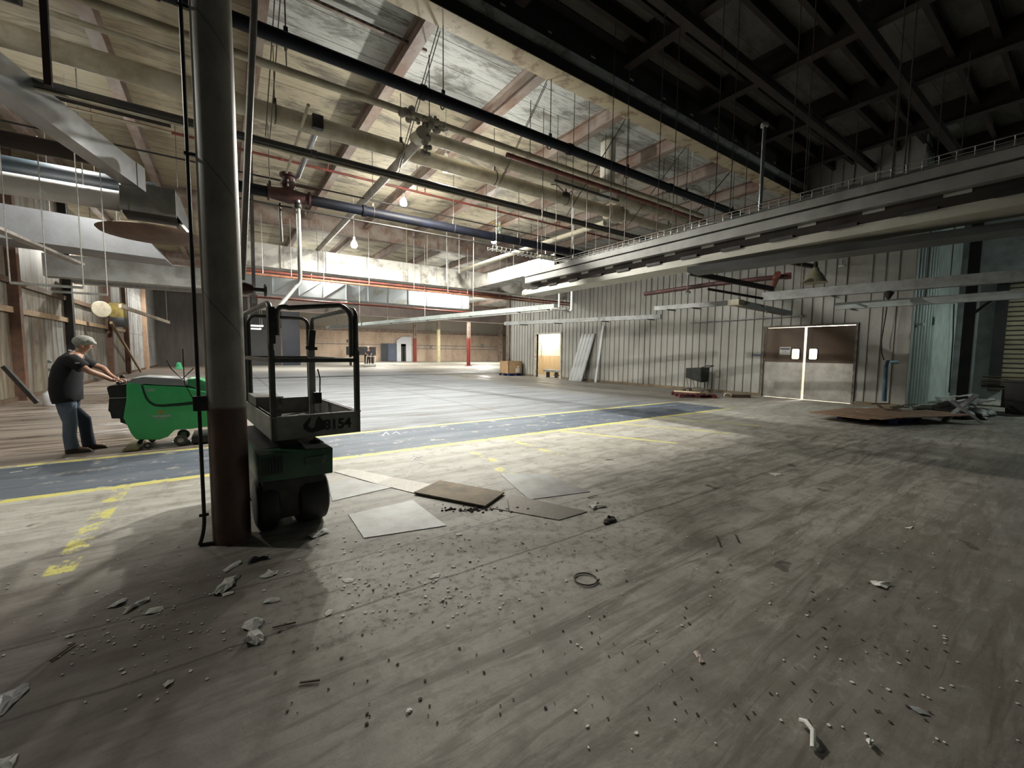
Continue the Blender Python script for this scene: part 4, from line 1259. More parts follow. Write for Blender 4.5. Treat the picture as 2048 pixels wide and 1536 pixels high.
# bent metal bracket legs in front of the rubbish
a, b, c, d = at(1888, 845, z=.0), at(1915, 808, y=1.6), at(1935, 862, z=.0), at(1905, 825, y=1.5)
o = tag(M().bar((a.x, a.y, .03), (a.x+.9, a.y-.35, .62), .10, .05).bar((a.x+.1, a.y-.05, .52), (a.x+.35, a.y-.55, .03), .09, .05).build('bent_stand', GREYP), 'bent grey steel stand leaning before the black rubbish pile', 'stand')
# rubbish pile
pc = at(1880, 805, z=0)
rr = random.Random(21)
px0, py0 = 15.6, 2.35
m = M()
for k in range(46):
    a, r = rr.uniform(0, 2*PI), rr.random()
    h = .42*(1-r)+.03
    m.ball((px0+r*1.35*math.cos(a), py0-.1+r*.62*math.sin(a), h*.55), .10+.16*rr.random(), 8, sx=1.3, sy=1.1, sz=.6)
tag(m.build('rubbish_heap', BLACK), 'heap of black plastic and torn sheet at the foot of the green wall', 'rubbish heap', kind='stuff')
for k in range(10):
    x, y = px0+rr.uniform(-.7, 1.1), py0+rr.uniform(-.6, .4)
    a = rr.uniform(-.5, .5)
    tag(M().bar((x, y, .30+.05*(k % 4)), (x+.55*math.cos(a), y+.55*math.sin(a), .36+.05*(k % 4)), .09, .02).build('torn_strip', PAPER if k % 2 else GREYP), 'torn pale strip sticking out of the black rubbish heap', 'strip', 'torn strips in the black rubbish heap')
# stacked planks and a dark bin in the bay
bx = at(1985, 790, z=0)
t = thing('plank_stack', 'stack of planks under the tan louvres in the dark bay', 'planks', (20.5, 1.3, 0))
for k in range(6):
    o = M().bar((19.7+.1*(k % 3), 2.3, .55+.07*k), (19.9, -1.5, .58+.07*k), .3, .04)
    o.build('plank', WOODD if k % 2 else mat('pale_plank', (.34, .31, .25), rough=.7), t, smooth=False)
for yy in (1.8, .2): M().box(19.6, 20.1, yy-.05, yy+.05, 0, .53).build('trestle', WOODD, t, smooth=False)
t = thing('dark_bin', 'dark plastic bin at the edge of the dark bay', 'bin', (17.6, 1.3, 0))
q = [(17.3, 1.0), (18.1, 1.0), (18.1, 1.75), (17.3, 1.75)]
M().hexa([(17.35, .75, .0), (18.05, .75, .0), (18.05, 1.55, .0), (17.35, 1.55, .0), (17.3, .7, .85), (18.1, .7, .85), (18.1, 1.6, .85), (17.3, 1.6, .85)]).build('body', BLACK, t, bevel=.02)
M().box(17.28, 18.12, .68, 1.62, .85, .9).build('rim', BLACKM, t, bevel=.01)

# ------------------------------------------------------------------ far end of the hall
# cardboard bin on a pallet at the corner
bc = Vector((15.1, 22.1, 0))
t, T = pallet('blue_pallet', 'blue pallet under the cardboard bin at the doorway corner', (bc.x+.4, bc.y+.4), 0, 1.2, 1.1, BLUE)
t2 = thing('cardboard_bin', 'open cardboard bin with white labels on a blue pallet', 'box', (bc.x+.4, bc.y+.4, .136))
x0, y0 = bc.x+.4, bc.y+.4
m = M()
for (a, b) in (((-.55, -.5), (.55, -.47)), ((-.55, .47), (.55, .5)), ((-.55, -.5), (-.52, .5)), ((.52, -.5), (.55, .5))):
    m.box(x0+a[0], x0+b[0], y0+a[1], y0+b[1], .136, .95)
m.box(x0-.55, x0+.55, y0-.5, y0+.5, .136, .16)
m.build('carton', CARD, t2, smooth=False)
M().box(x0+.02, x0+.32, y0-.506, y0-.5, .2, .5).build('label', CHIP, t2, smooth=False)
M().box(x0+.12, x0+.3, y0-.506, y0-.5, .53, .64).build('label', CHIP, t2, smooth=False)


def column(u, vb, y, mts, label, w=.24, base=True):
    p = at(u, vb, y=y)
    t = thing('steel_column', label, 'column', (p.x, y, 0), kind='thing')
    z = 0
    for k, (h, mt) in enumerate(mts):
        mm = M().box(p.x-w/2, p.x+w/2, y-w/2, y-w/2+.03, z, h).box(p.x-w/2, p.x+w/2, y+w/2-.03, y+w/2, z, h).box(p.x-.02, p.x+.02, y-w/2, y+w/2, z, h)
        mm.build('shaft' if k == 0 else 'upper_shaft', mt, t, smooth=False)
        z = h
    if base: M().box(p.x-w, p.x+w, y-w, y+w, 0, .06).build('base_plate', mts[0][1], t, smooth=False)
    return t


REDCOL = mat('red_column_paint', (.24, .035, .03), (.14, .04, .035), 3, .5, obj=False)
PALECOL = mat('pale_yellow_paint', (.66, .60, .36), (.5, .45, .28), 3, .6, obj=False)
column(937, 731, 40, ((3.0, REDCOL), (ZB, BEAM)), 'steel column with a dark red lower half near the carton bin', .30)
column(877, 724, 54, ((4.6, PALECOL), (ZB, BEAM)), 'pale yellow steel column in the far hall', .36, False)
column(830, 722, 58, ((3.4, REDCOL), (ZB, BEAM)), 'distant steel column painted red below, by the white booth', .4, False)
column(1000, 723, 58, ((ZB, BEAM),), 'brown column close to the tan wall behind the carton bin', .5, False)
# wall fittings on the tan wall
def wallbox(u0, v0, u1, v1, y, name, mt, label, cat, d=.12):
    a, b = at(u0, v1, y=y), at(u1, v0, y=y)
    return tag(M().box(a.x, b.x, y-d, y, max(a.z, 0), b.z).build(name, mt, smooth=False), label, cat)


SLATE = mat('slate_blue_paint', (.11, .13, .19), (.09, .10, .13), 1, .5)
SLATE2 = mat('dark_slate_paint', (.075, .085, .10), (.06, .065, .07), 1, .5)
wallbox(762, 687, 775, 722, BY-.25, 'sliding_panel', SLATE2, 'darker slate panel on the tan wall beside the slate blue door', 'panel')
wallbox(775, 687, 793, 722, BY-.25, 'slate_door', SLATE, 'slate blue door on the far tan wall', 'door', .15)
bo = thing('white_booth', 'white booth panel with a dark doorway on the far tan wall', 'booth', (at(808, 720, y=BY-.5).x, BY-1, 0))
a, b = at(794, 722, y=BY-.5), at(823, 674, y=BY-.5)
xm = at(804, 700, y=BY-.5).x
zz = at(800, 681, y=BY-.5).z
M().prism([(a.x, BY-.5, 0), (b.x, BY-.5, 0), (b.x, BY-.5, b.z), (xm+.3, BY-.5, b.z), (xm-.1, BY-.5, zz+.5), (a.x, BY-.5, zz)], (0, .45, 0)).build('panel', mat('booth_white', (.66, .68, .72), (.58, .6, .64), 1, .5), bo, smooth=False)
p0, p1 = at(802.5, 722, y=BY-.52), at(810.5, 688, y=BY-.52)
w = .45
M().box(p0.x, p0.x+w, BY-.54, BY-.5, 0, p1.z).box(p1.x-w*.7, p1.x+.1, BY-.54, BY-.5, 0, p1.z).box(p0.x, p1.x+.1, BY-.54, BY-.5, p1.z-.35, p1.z).build('door_frame', BLACKM, bo, smooth=False)
for u0, v0, u1, v1, lab in ((693, 679, 696, 685, 'black electrical box on the tan wall above the dark cabinet'), (698, 682, 703, 685, 'small dark box on the tan wall beside the electrical box'),
                            (860, 692, 864, 697, 'round grey gauge box on the tan wall next to the pale yellow column'), (962, 688, 967, 695, 'grey box on the tan wall behind the red column'), (996, 688, 1000, 695, 'grey box on the tan wall by the corner')):
    wallbox(u0, v0, u1, v1, BY, 'electrical_box', BLACKM if u0 < 800 else GREYP, lab, 'electrical box')
a, b = at(610, 686, y=BY-.06), at(795, 687, y=BY-.06)
tag(M().cyl((a.x, BY-.06, a.z), (at(1005, 690, y=BY-.06).x, BY-.06, a.z), .05, n=8).build('wall_pipe', GREYP), 'thin pipe running along the whole tan wall', 'pipe')
tag(M().cyl((at(830, 697, y=BY-.06).x, BY-.06, at(830, 697, y=BY).z), (at(1005, 697, y=BY-.06).x, BY-.06, at(830, 697, y=BY).z), .05, n=8).build('wall_pipe', GREYP), 'second thin pipe low on the tan wall behind the columns', 'pipe')
# navy roller door between the partitions
wallbox(566, 616, 598, 740, 46.8, 'navy_curtain', mat('navy_vinyl', (.028, .036, .06), (.02, .025, .04), 1, .4), 'tall navy curtain hanging in the dark partition behind the lift', 'curtain', .08)
t = wallbox(494, 660, 541, 740, 46.7, 'charcoal_panel', mat('charcoal_board', (.05, .05, .053), (.04, .04, .042), 1, .6), 'charcoal board wall section seen through the lift rails', 'panel', .1)
# small LED dots / louvred light behind the lift
for k, (u0, v0, u1, v1) in enumerate(((498, 647, 526, 652), (496, 654, 522, 658))):
    a, b = at(u0, v1, y=30+k), at(u1, v0, y=30+k)
    for xx in (a.x+.05, b.x-.05): rod(xx, 30.05+k, a.z+.06, 6.25 if k == 0 else ZD, 'thin rod holding a slatted lit panel', 'rods of the slatted lit panels', r=.012, mt=RODL)
    tag(M().box(a.x, b.x, 29.7+k, 30.4+k, a.z, a.z+.06).build('louvre_light', emit('louvre_glow', (1, 1, 1), 2.5), smooth=False), ('upper' if k == 0 else 'lower')+' slatted lit panel seen between the pillar and the lift rail', 'light')
# dark cabinet and two people at the far end
def far_pt(u, y): return at(u, 728, y=y).x


CY = 43
cab = thing('tool_cabinet', 'dark cabinet on legs behind the two far people', 'cabinet', (far_pt(716, CY+1.5), CY+1.5, 0))
a, b = at(694, 710, y=CY+1.5), at(750, 694, y=CY+1.5)
M().box(a.x, b.x, CY+1.2, CY+1.8, a.z, b.z).build('body', mat('dark_cabinet', (.045, .048, .055), (.03, .03, .03), 2, .5), cab, smooth=False)
for f in (.12, .35, .65, .9):
    x = a.x+(b.x-a.x)*f
    M().box(x-.08, x+.08, CY+1.3, CY+1.7, 0, a.z).build('leg', BLACKM, cab, smooth=False)

# ------------------------------------------------------------------ the steel pillar and its pipes
PCX, PCY, PR = 0.0, 3.88, .128
t = NT('pillar_paint')
X, Y, Z = t.xyz()
nz = t.noise(t.mapping(t.coord(), (1, 1, .5)), 4, 7, .7)
c = t.mix(t.step(nz, .42, .66), (.33, .31, .265), (.22, .2, .17))
ang = t.mth('ARCTAN2', t.mth('SUBTRACT', Y, PCY), t.mth('SUBTRACT', X, PCX))
sp = t.mth('FRACT', t.mth('DIVIDE', t.mth('ADD', Z, t.mth('MULTIPLY', ang, .16)), 1.0))
c = t.mix(t.mth('MULTIPLY', t.band(sp, .5, .006, .006), .5), c, (.07, .06, .05))
lowk = t.step(t.mth('ADD', Z, t.mth('MULTIPLY', nz, .06)), 1.10, 1.08)
c = t.mix(lowk, c, t.mix(t.step(nz, .4, .6), (.135, .07, .05), (.075, .042, .034)))
PILLAR = t.out(c, .5, 0, nz, .08)
pil = tag(M().cyl((PCX, PCY, 0), (PCX, PCY, ZN), PR, n=40).build('steel_pillar', PILLAR), 'thick round steel pillar with a brown painted foot, beside the scissor lift', 'pillar', kind='thing')
PXW = PCX-PR-.045
cd = thing('conduit_drop', 'dark vertical conduit with a switch box and a hooked foot on the steel pillar', 'conduit', (PXW, PCY, 0))
M().tube([(PXW, PCY, ZN)]+[(PXW, PCY, .22)]+arc((PXW, PCY, .22), (PXW, PCY-.01, .1), (PXW-.035, PCY-.02, .012), 5), .013, 8).build('pipe', BLACKM, cd)
M().cyl((PXW-.035, PCY-.02, .012), (PXW+.05, PCY-.03, .012), .012, n=8).build('foot', BLACKM, cd)
M().box(PXW-.035, PXW+.055, PCY-.05, PCY+.04, 1.04, 1.15).build('switch_box', BLACKM, cd, bevel=.006)
M().cyl((PXW-.03, PCY-.01, .235), (PXW+.03, PCY-.01, .235), .012, n=8).build('strap', BLACKM, cd)
for zz in (2.9, 3.9, 5): M().bar((PXW-.02, PCY, zz), (PXW+.07, PCY, zz), .03, .02).build('strap', BLACKM, cd)
tag(M().tube([(PXW-.02, PCY-.02, 1.36), (PXW-.09, PCY-.03, 1.28), (PXW-.15, PCY-.03, 1.36), (PXW-.17, PCY-.03, 1.42)], .004, 5).tube([(PXW-.08, PCY, 1.5), (PXW-.08, PCY, 1.25), (PXW-.03, PCY, 1.12)], .003, 5).build('loose_wire', BLACK), 'thin loose black wires dangling beside the switch box on the pillar', 'wire')
a, b = at(484, 560, y=4.75), at(509, 0, y=4.75)
d = b-a
tag(M().cyl((a.x, 4.75, a.z), a+d*1.7, .03, n=12).build('leaning_conduit', mat('grey_conduit', (.24, .23, .21), (.16, .14, .12), 4, .5, .2)), 'grey conduit leaning behind the steel pillar up to the roof', 'conduit')
p = at(368, 8, y=3.7)
# black hanger far left
a, b = at(90, 0, y=6.9), at(97, 172, y=6.9)
tag(M().bar(a+Vector((0, 0, 1.2)), b, .06, .06).build('hanger_post', PURLIN), 'dark rusty hanger post at the end of the black pipe', 'hanger')

# ------------------------------------------------------------------ scissor lift
TRAYW = mat('lift_grey_paint', (.235, .23, .21), (.15, .145, .13), 5, .5)
LIFTB = mat('lift_rail_paint', (.055, .055, .05), (.10, .095, .085), 6, .42, .2)
GREENP = mat('lift_green', (.03, .10, .055), (.02, .06, .035), 4, .4)
x0, x1, y0, y1, zt, zb, zr_ = .30, 1.02, 3.9, 5.45, .945, .745, 1.885
L = thing('scissor_lift', 'small scissor lift with a railed grey tray numbered 8154 beside the pillar', 'lift', (.65, 4.5, 0))
m = M().box(x0, x1, y0, y0+.018, zb, zt).box(x0, x1, y1-.018, y1, zb, zt).box(x0, x0+.018, y0+.018, y1-.018, zb, zt).box(x1-.018, x1, y0+.018, y1-.018, zb, zt)
m.box(x0, x1, y0-.012, y0+.03, zt-.012, zt).box(x0-.012, x0+.03, y0, y1, zt-.012, zt).box(x1-.03, x1+.012, y0, y1, zt-.012, zt)
m.build('toe_board', TRAYW, L, smooth=False)
M().box(x0+.01, x1-.01, y0+.02, y1-.02, zb, zb+.03).build('deck', mat('lift_deck', (.13, .125, .115), (.08, .075, .07), 6, .6, .2), L, smooth=False)
pw = .022
def uframe(pa, pb, ztop, r=.021, c=.11):
    pa, pb = Vector(pa), Vector(pb)
    d = (pb-pa).normalized()
    ta, tb = Vector((pa.x, pa.y, ztop)), Vector((pb.x, pb.y, ztop))
    up = Vector((0, 0, 1))
    return M().tube([pa]+arc(ta-up*c, ta, ta+d*c)+arc(tb-d*c, tb, tb-up*c)+[pb], r, 10)
i_ = .03
uframe((x0+.015, y0+i_, zb), (x0+.015, y1-i_, zb), zr_, .024).build('side_rail', LIFTB, L)
uframe((x1-.015, y0+i_, zb), (x1-.015, y1-i_, zb), zr_, .024).build('side_rail', LIFTB, L)
uframe((x0+.06, y0+.02, 1.62), (x1-.06, y0+.02, 1.45), zr_-.005, .021, .10).build('end_rail', LIFTB, L)
uframe((x0+.06, y1-.02, zb), (x1-.06, y1-.02, zb), zr_-.01, .02, .09).build('end_rail', LIFTB, L)
M().bar((x0, y0+.02, 1.415), (x1, y0+.02, 1.415), .03, .035).build('middle_rail', LIFTB, L)
for xx in (x0+.015, x1-.015):
    M().bar((xx, y0+.02, 1.415), (xx, y1-.02, 1.415), .03, .035).build('middle_rail', LIFTB, L)
M().bar((x0, y1-.02, 1.415), (x1, y1-.02, 1.415), .03, .035).build('middle_rail', LIFTB, L)
M().bar((x0+.02, y0+.01, 1.55), (x0+.02, y0+.01, 1.85), .06, .05).build('rail_sleeve', BLACKM, L, bevel=.008)
M().bar((x0+.015, y0+.02, zb), (x0+.015, y0+.02, 1.5), .04, .04).build('post', LIFTB, L)
M().bar((x1-.015, y0+.02, zb), (x1-.015, y0+.02, 1.5), .04, .04).build('post', LIFTB, L)
# control post with hand controller
cpx_, cpy_ = .84, 4.85
M().bar((cpx_, cpy_, zb+.03), (cpx_, cpy_, 1.52), .045, .05).build('control_post', GREYP, L, bevel=.005)
o = M().bar((cpx_-.0, cpy_-.02, 1.5), (cpx_+.015, cpy_-.04, 1.72), .05, .065).build('controller', BLACK, L, bevel=.012)
M().cyl((cpx_-.05, cpy_-.03, 1.53), (cpx_+.06, cpy_-.03, 1.52), .018, n=8).build('switch', BLACKM, o)
M().box(cpx_+.0, cpx_+.09, cpy_-.06, cpy_+.02, .93, 1.05).build('control_box', BLACKM, L, bevel=.008)
M().tube([(cpx_+.06, cpy_-.03, 1.3), (cpx_+.08, cpy_-.04, 1.2), (cpx_+.075, cpy_-.04, 1.04)], .007, 6).build('cable', BLACK, L)
M().box(x0+.03, x0+.24, y1-.1, y1-.06, .80, 1.01).build('pale_green_panel', mat('pale_green', (.30, .42, .37), (.22, .3, .27), 4, .5), L, smooth=False)
# scissor pack and chassis
m = M()
for k in range(3):
    z = .47+k*.085
    for yy in (3.98, 4.98):
        m.bar((.2, yy+.1, z), (.68, yy+.1, z+.03), .05, .05)
    m.box(.2, .70, 3.92, 5.2, z, z+.05)
m.build('scissor_pack', BLACKM, L, smooth=False)
bd = M().hexa([(.165, 3.70, .47), (.725, 3.74, .44), (.725, 5.1, .44), (.165, 5.1, .47), (.165, 3.70, .69), (.73, 3.74, .665), (.73, 5.1, .665), (.165, 5.1, .69)])
bo = bd.build('body', GREENP, L, bevel=.012)
m = M()
for k in range(7): m.box(.19+k*.022, .20+k*.022, 3.692, 3.70, .52, .66)
m.build('vent_slot', BLACKM, bo, smooth=False)
M().box(.50, .67, 3.715, 3.726, .55, .615).build('decal', mat('pale_decal', (.13, .15, .13), (.05, .08, .06), 20, .6, lo=.4, hi=.5), bo, smooth=False)
M().hexa([(.52, 3.76, .66), (.72, 3.76, .665), (.72, 4.1, .665), (.52, 4.1, .66), (.53, 3.8, .70), (.66, 3.8, .70), (.66, 4.1, .70), (.53, 4.1, .70)]).build('lid', mat('lift_cream', (.45, .45, .4), (.35, .34, .3), 4, .5), L, bevel=.006)
o = M().lathe((.615, 3.86, .70), [(.045, 0), (.05, .012), (.035, .025), (.012, .03), (.012, .045)], 14).build('filler_cap', BLACKM, L)
M().box(.20, .66, 3.78, 5.15, .12, .47).build('chassis', BLACKM, L, bevel=.01)
for xx, w_ in ((.455, .25), (.165, .16)):
    for yy in (3.95, 4.95):
        tr = .228
        o = M().lathe((xx, yy, tr), [(.11, 0), (tr-.05, .0), (tr-.012, .02), (tr, .055), (tr, w_-.055), (tr-.012, w_-.02), (tr-.05, w_), (.11, w_)], 32, (1, 0, 0)).build('wheel', BLACK, L)
        M().lathe((xx+w_-.03, yy, tr), [(.11, 0), (.1, .02), (.04, .03), (.02, .03)], 16, (1, 0, 0)).build('hub', LIFTB, o)
# numbers on the toe board
def lettering(txt, size, matx, mt, parent, name='lettering', ex=.002):
    cu = bpy.data.curves.new(name, 'FONT')
    cu.body = txt; cu.size = size; cu.extrude = ex; cu.offset = size*.025
    ob = bpy.data.objects.new(name, cu)
    COL.objects.link(ob)
    bpy.context.view_layer.update()
    dg = bpy.context.evaluated_depsgraph_get()
    me = bpy.data.meshes.new_from_object(ob.evaluated_get(dg))
    bpy.data.objects.remove(ob); bpy.data.curves.remove(cu)
    me.materials.clear(); me.materials.append(mt)
    me.transform(matx)
    me.transform(Matrix.Translation(-LOC[parent.name]))
    o = bpy.data.objects.new(name, me)
    COL.objects.link(o); o.parent = parent
    LOC[o.name] = LOC[parent.name]
    return o


INK = mat('stencil_black', (.012, .012, .014), rough=.6)
UP = Matrix.Rotation(PI/2, 4, 'X')
lettering('8154', .125, Matrix.Translation((.70, y0-.003, .80)) @ UP @ Matrix.Diagonal((.96, 1, 1, 1)), INK, L, 'number')
# dark torn decal before the number
m = M()
for pts in ([(.555, .80), (.60, .785), (.70, .80), (.705, .87), (.665, .925), (.64, .89), (.625, .83)], [(.535, .86), (.57, .90), (.60, .925), (.59, .88), (.572, .85), (.60, .82), (.57, .805), (.54, .82)]):
    m.prism([(a, y0-.003, b) for a, b in pts], (0, .0025, 0))
m.build('torn_decal', INK, L, smooth=False)
PIV = Vector((x0, y0, 0))
LR = math.radians(5)
def turn(o):
    R = Matrix.Rotation(LR, 4, 'Z')
    o.location = PIV+R @ (o.location-PIV)
    o.rotation_euler = (0, 0, LR)


turn(L)
# things lying in the tray
bk = thing('scrap_bin', 'dented metal bin standing at the back of the lift tray', 'bin', (.42, 5.0, zb+.03))
M().hexa([(.31, 4.75, .776), (.52, 4.75, .776), (.52, 5.2, .776), (.31, 5.2, .776), (.305, 4.72, 1.03), (.54, 4.72, 1.02), (.54, 5.22, 1.02), (.305, 5.22, 1.04)]).build('body', mat('scraped_bin', (.20, .19, .17), (.08, .075, .07), 9, .5, .4), bk, smooth=False)
M().bar((.30, 4.72, 1.035), (.545, 4.72, 1.028), .02, .012).build('rim', RODL, bk)
turn(bk)
rr = random.Random(2)
for k in range(4):
    xx, yy = .42+.1*k, 4.15+.12*(k % 2)
    tag(M().box(xx, xx+.13, yy, yy+.2, zb+.031, zb+.06+.03*(k % 2)).build('scrap_piece', (PAPER, WOODD, GREYP, PAPER)[k], bevel=.004),
        ['pale scrap at the pillar end of the lift tray', 'dark wood scrap lying in the lift tray', 'grey scrap lying in the lift tray', 'pale scrap by the control post in the lift tray'][k], 'scrap')

# ------------------------------------------------------------------ floor scrubber
SG = mat('scrubber_green', (.08, .58, .20), (.07, .52, .175), 3, .3, bump=.02)
SGL = mat('scrubber_grey_lid', (.33, .34, .35), (.27, .28, .29), 3, .35, bump=.02)
SK = mat('scrubber_black', (.018, .02, .019), (.03, .032, .03), 6, .5)
SYN, SYF = 8.14, 8.74
S = thing('floor_scrubber', 'green walk-behind floor scrubber pushed by a person in a grey cap', 'floor scrubber', (at(330, 880, y=8.4).x, 8.44, 0))
def pr(pts, ya=SYN, yb=SYF):
    return M().prism([(at(u, v, y=SYN).x, ya, max(at(u, v, y=SYN).z, .0)) for u, v in pts], (0, yb-ya, 0))


pr([(252, 767), (262, 764), (290, 770), (372, 774), (412, 782), (440, 800), (446, 835), (440, 852), (405, 855), (385, 858), (350, 860), (335, 874), (318, 880), (272, 880), (262, 868), (252, 848), (246, 836), (252, 800)]).build('body', SG, S, bevel=.035, seg=3)
pr([(250, 768), (264, 757), (288, 753.5), (360, 757.5), (376, 763), (374, 772), (330, 771), (290, 768), (256, 771)], SYN+.01, SYF-.01).build('lid', SGL, S, bevel=.012)
pr([(374, 758.5), (395, 757), (430, 770), (446, 800), (440, 812), (405, 782), (374, 771)], SYN+.02, SYF-.02).build('front_cover', mat('scrubber_light_green', (.06, .33, .14), (.05, .28, .11), 3, .3, bump=.02), S, bevel=.02)
# dark groove under the upper tank
gp = [(284, 770), (288, 785), (293, 797), (300, 805), (310, 810.5), (325, 811.5), (360, 809), (388, 806), (440, 806)]
P = [at(u, v, y=SYN) for u, v in gp]
M().tube([(p.x, SYN+.002, p.z) for p in P], [.012, .013, .014, .015, .017, .019, .024, .026, .02], 8).build('groove', mat('deep_green', (.006, .035, .015), rough=.6), S)
pr([(217, 772), (252, 768), (256, 800), (254, 838), (222, 838), (219, 826), (215, 822), (217, 795), (212, 776)], SYN+.03, SYF-.03).build('control_panel', SK, S, bevel=.012)
pr([(218, 796), (257, 794.5), (257, 796), (218, 797.5)], SYN+.015, SYF-.015).build('trim_strip', RODL, S, smooth=False)
pr([(238, 838), (256, 838), (264, 850), (252, 850), (240, 846)], SYN+.05, SYF-.05).build('rear_bracket', SK, S)
hx = at(240, 765, y=8.3)
o = M().tube([(hx.x, 8.16, hx.z), (hx.x, 8.78, hx.z)], .02, 10).build('handle', BLACK, S)
M().bar((hx.x, 8.3, hx.z), (hx.x+.14, 8.3, hx.z-.05), .05, .03).bar((hx.x, 8.62, hx.z), (hx.x+.14, 8.62, hx.z-.05), .05, .03).build('handle_stem', BLACK, S)
gx_ = at(242, 756, y=8.6)
M().ball((gx_.x, 8.7, gx_.z+.015), .035, 10).build('grip_knob', BLACK, S)
for (u, v, r, w_, yy) in ((361, 874, .085, .05, SYN-.015), (361, 874, .085, .05, SYF-.035), (294, 881, .045, .05, SYN+.02), (294, 881, .045, .05, SYF-.07)):
    p = at(u, v, y=SYN)
    o = M().lathe((p.x, yy, r), [(.5*r, 0), (r*.93, 0), (r, .01), (r, w_-.01), (r*.93, w_), (.5*r, w_)], 22, (0, 1, 0)).build('wheel', mat('grey_tyre', (.12, .12, .115), (.07, .07, .07), 6, .6), S)
    M().lathe((p.x, yy-.006, r), [(.02, 0), (r*.45, .004), (r*.55, .012)], 16, (0, 1, 0)).build('hub', RODL, o)
p = at(262, 889, y=SYN)
M().box(p.x-.07, p.x+.10, SYN-.12, SYF+.12, .015, .05).build('squeegee', mat('squeegee_tan', (.30, .27, .13), (.2, .18, .1), 5, .5), S, bevel=.008)
M().bar((p.x+.05, 8.44, .05), (p.x+.16, 8.44, .2), .12, .05).build('squeegee_arm', SK, S)
p = at(402, 868, y=SYN)
M().box(p.x-.12, p.x+.30, SYN-.03, SYF+.03, .02, .13).build('brush_deck', SK, S, bevel=.02)
t = at(291, 779, y=SYN)
lettering('T600', .058, Matrix.Translation((t.x-.02, SYN-.002, t.z-.03)) @ UP, mat('badge_silver', (.55, .6, .56), rough=.4), S, 'model_badge')
p = at(323, 825, y=SYN)
o = M().box(p.x-.04, p.x+.03, SYN-.003, SYN+.01, p.z-.022, p.z+.03).build('emblem', mat('emblem_yellow', (.55, .45, .09), (.35, .3, .06), 30, .5), S, bevel=.004)
M().box(p.x-.11, p.x+.10, SYN-.003, SYN+.01, p.z-.068, p.z-.038).box(p.x-.08, p.x+.08, SYN-.003, SYN+.01, p.z-.095, p.z-.086).box(p.x-.06, p.x+.06, SYN-.003, SYN+.01, p.z-.115, p.z-.109).build('emblem_print', mat('emblem_white', (.55, .62, .55), (.3, .45, .33), 60, .5, lo=.45, hi=.55), S, smooth=False)

# ------------------------------------------------------------------ people
SKIN = mat('skin', (.50, .29, .20), (.44, .24, .165), 9, .5, bump=.02)


def skinned(name, verts, edges, mt, parent, root=0, sub=2, smoothness=.0):
    """verts: (co, rx[, ry]); grows one continuous surface over the edges"""
    me = bpy.data.meshes.new(name)
    off = LOC[parent.name]
    me.from_pydata([Vector(v[0])-off for v in verts], edges, [])
    o = bpy.data.objects.new(name, me)
    COL.objects.link(o)
    sk = o.modifiers.new('skin', 'SKIN')
    sk.branch_smoothing = smoothness
    sd = o.modifiers.new('sub', 'SUBSURF'); sd.levels = sub; sd.render_levels = sub
    lay = me.skin_vertices[0].data
    for i, v in enumerate(verts):
        lay[i].radius = (v[1], v[2] if len(v) > 2 else v[1])
        lay[i].use_root = (i == root)
    bpy.context.view_layer.update()
    dg = bpy.context.evaluated_depsgraph_get()
    m2 = bpy.data.meshes.new_from_object(o.evaluated_get(dg))
    bpy.data.objects.remove(o); bpy.data.meshes.remove(me)
    m2.materials.clear(); m2.materials.append(mt)
    m2.polygons.foreach_set('use_smooth', [True]*len(m2.polygons))
    o = bpy.data.objects.new(name, m2)
    COL.objects.link(o); o.parent = parent
    LOC[o.name] = off
    return o


PYN, PYF = 8.26, 8.66
pe = thing('person', 'person in a grey flat cap, dark T-shirt and jeans leaning on the green floor scrubber', 'person', (-1.8, 8.45, 0))
HB = (hx.x, hx.z)          # handle bar centre (x, z), along y
V = [((-1.87, 8.45, .90), .105, .10), ((-1.87, 8.45, 1.05), .12, .115), ((-1.84, 8.45, 1.22), .13, .13), ((-1.78, 8.45, 1.36), .11, .10), ((-1.725, 8.45, 1.43), .06), ((-1.69, 8.45, 1.475), .055),
     ((-1.665, 8.45, 1.54), .094, .082), ((-1.66, 8.45, 1.60), .09, .08), ((-1.592, 8.45, 1.49), .056, .052)]
E = [(0, 1), (1, 2), (2, 3), (3, 4), (4, 5), (5, 6), (6, 7), (6, 8)]


def chain(V, E, start, pts):
    prev = start
    for p in pts:
        V.append(p); E.append((prev, len(V)-1)); prev = len(V)-1
    return prev


for sy, el in ((-1, (-1.585, 8.17, 1.175)), (1, (-1.53, 8.72, 1.20))):
    ys = 8.45+sy*.19
    hy = 8.45+sy*.14
    w = chain(V, E, 3, [((-1.765, ys, 1.345), .062), ((-1.69, (ys+el[1])/2, 1.27), .05), (el, .043), ((-1.47, (el[1]+hy)/2, 1.11), .038), ((HB[0]-.085, hy, HB[1]+.035), .026, .03), ((HB[0]-.045, hy, HB[1]+.038), .022, .036)])
for sy, kx, fx in ((-1, -1.84, -1.835), (1, -1.735, -1.70)):
    ys = 8.45+sy*.10
    chain(V, E, 0, [((-1.87, ys, .84), .075), ((-1.865, ys, .68), .068), ((kx, ys, .46), .054), ((fx-.02, ys, .28), .048), ((fx, ys, .09), .04), ((fx+.08, ys, .045), .035), ((fx+.17, ys, .035), .03)])
body = skinned('body', V, E, SKIN, pe)
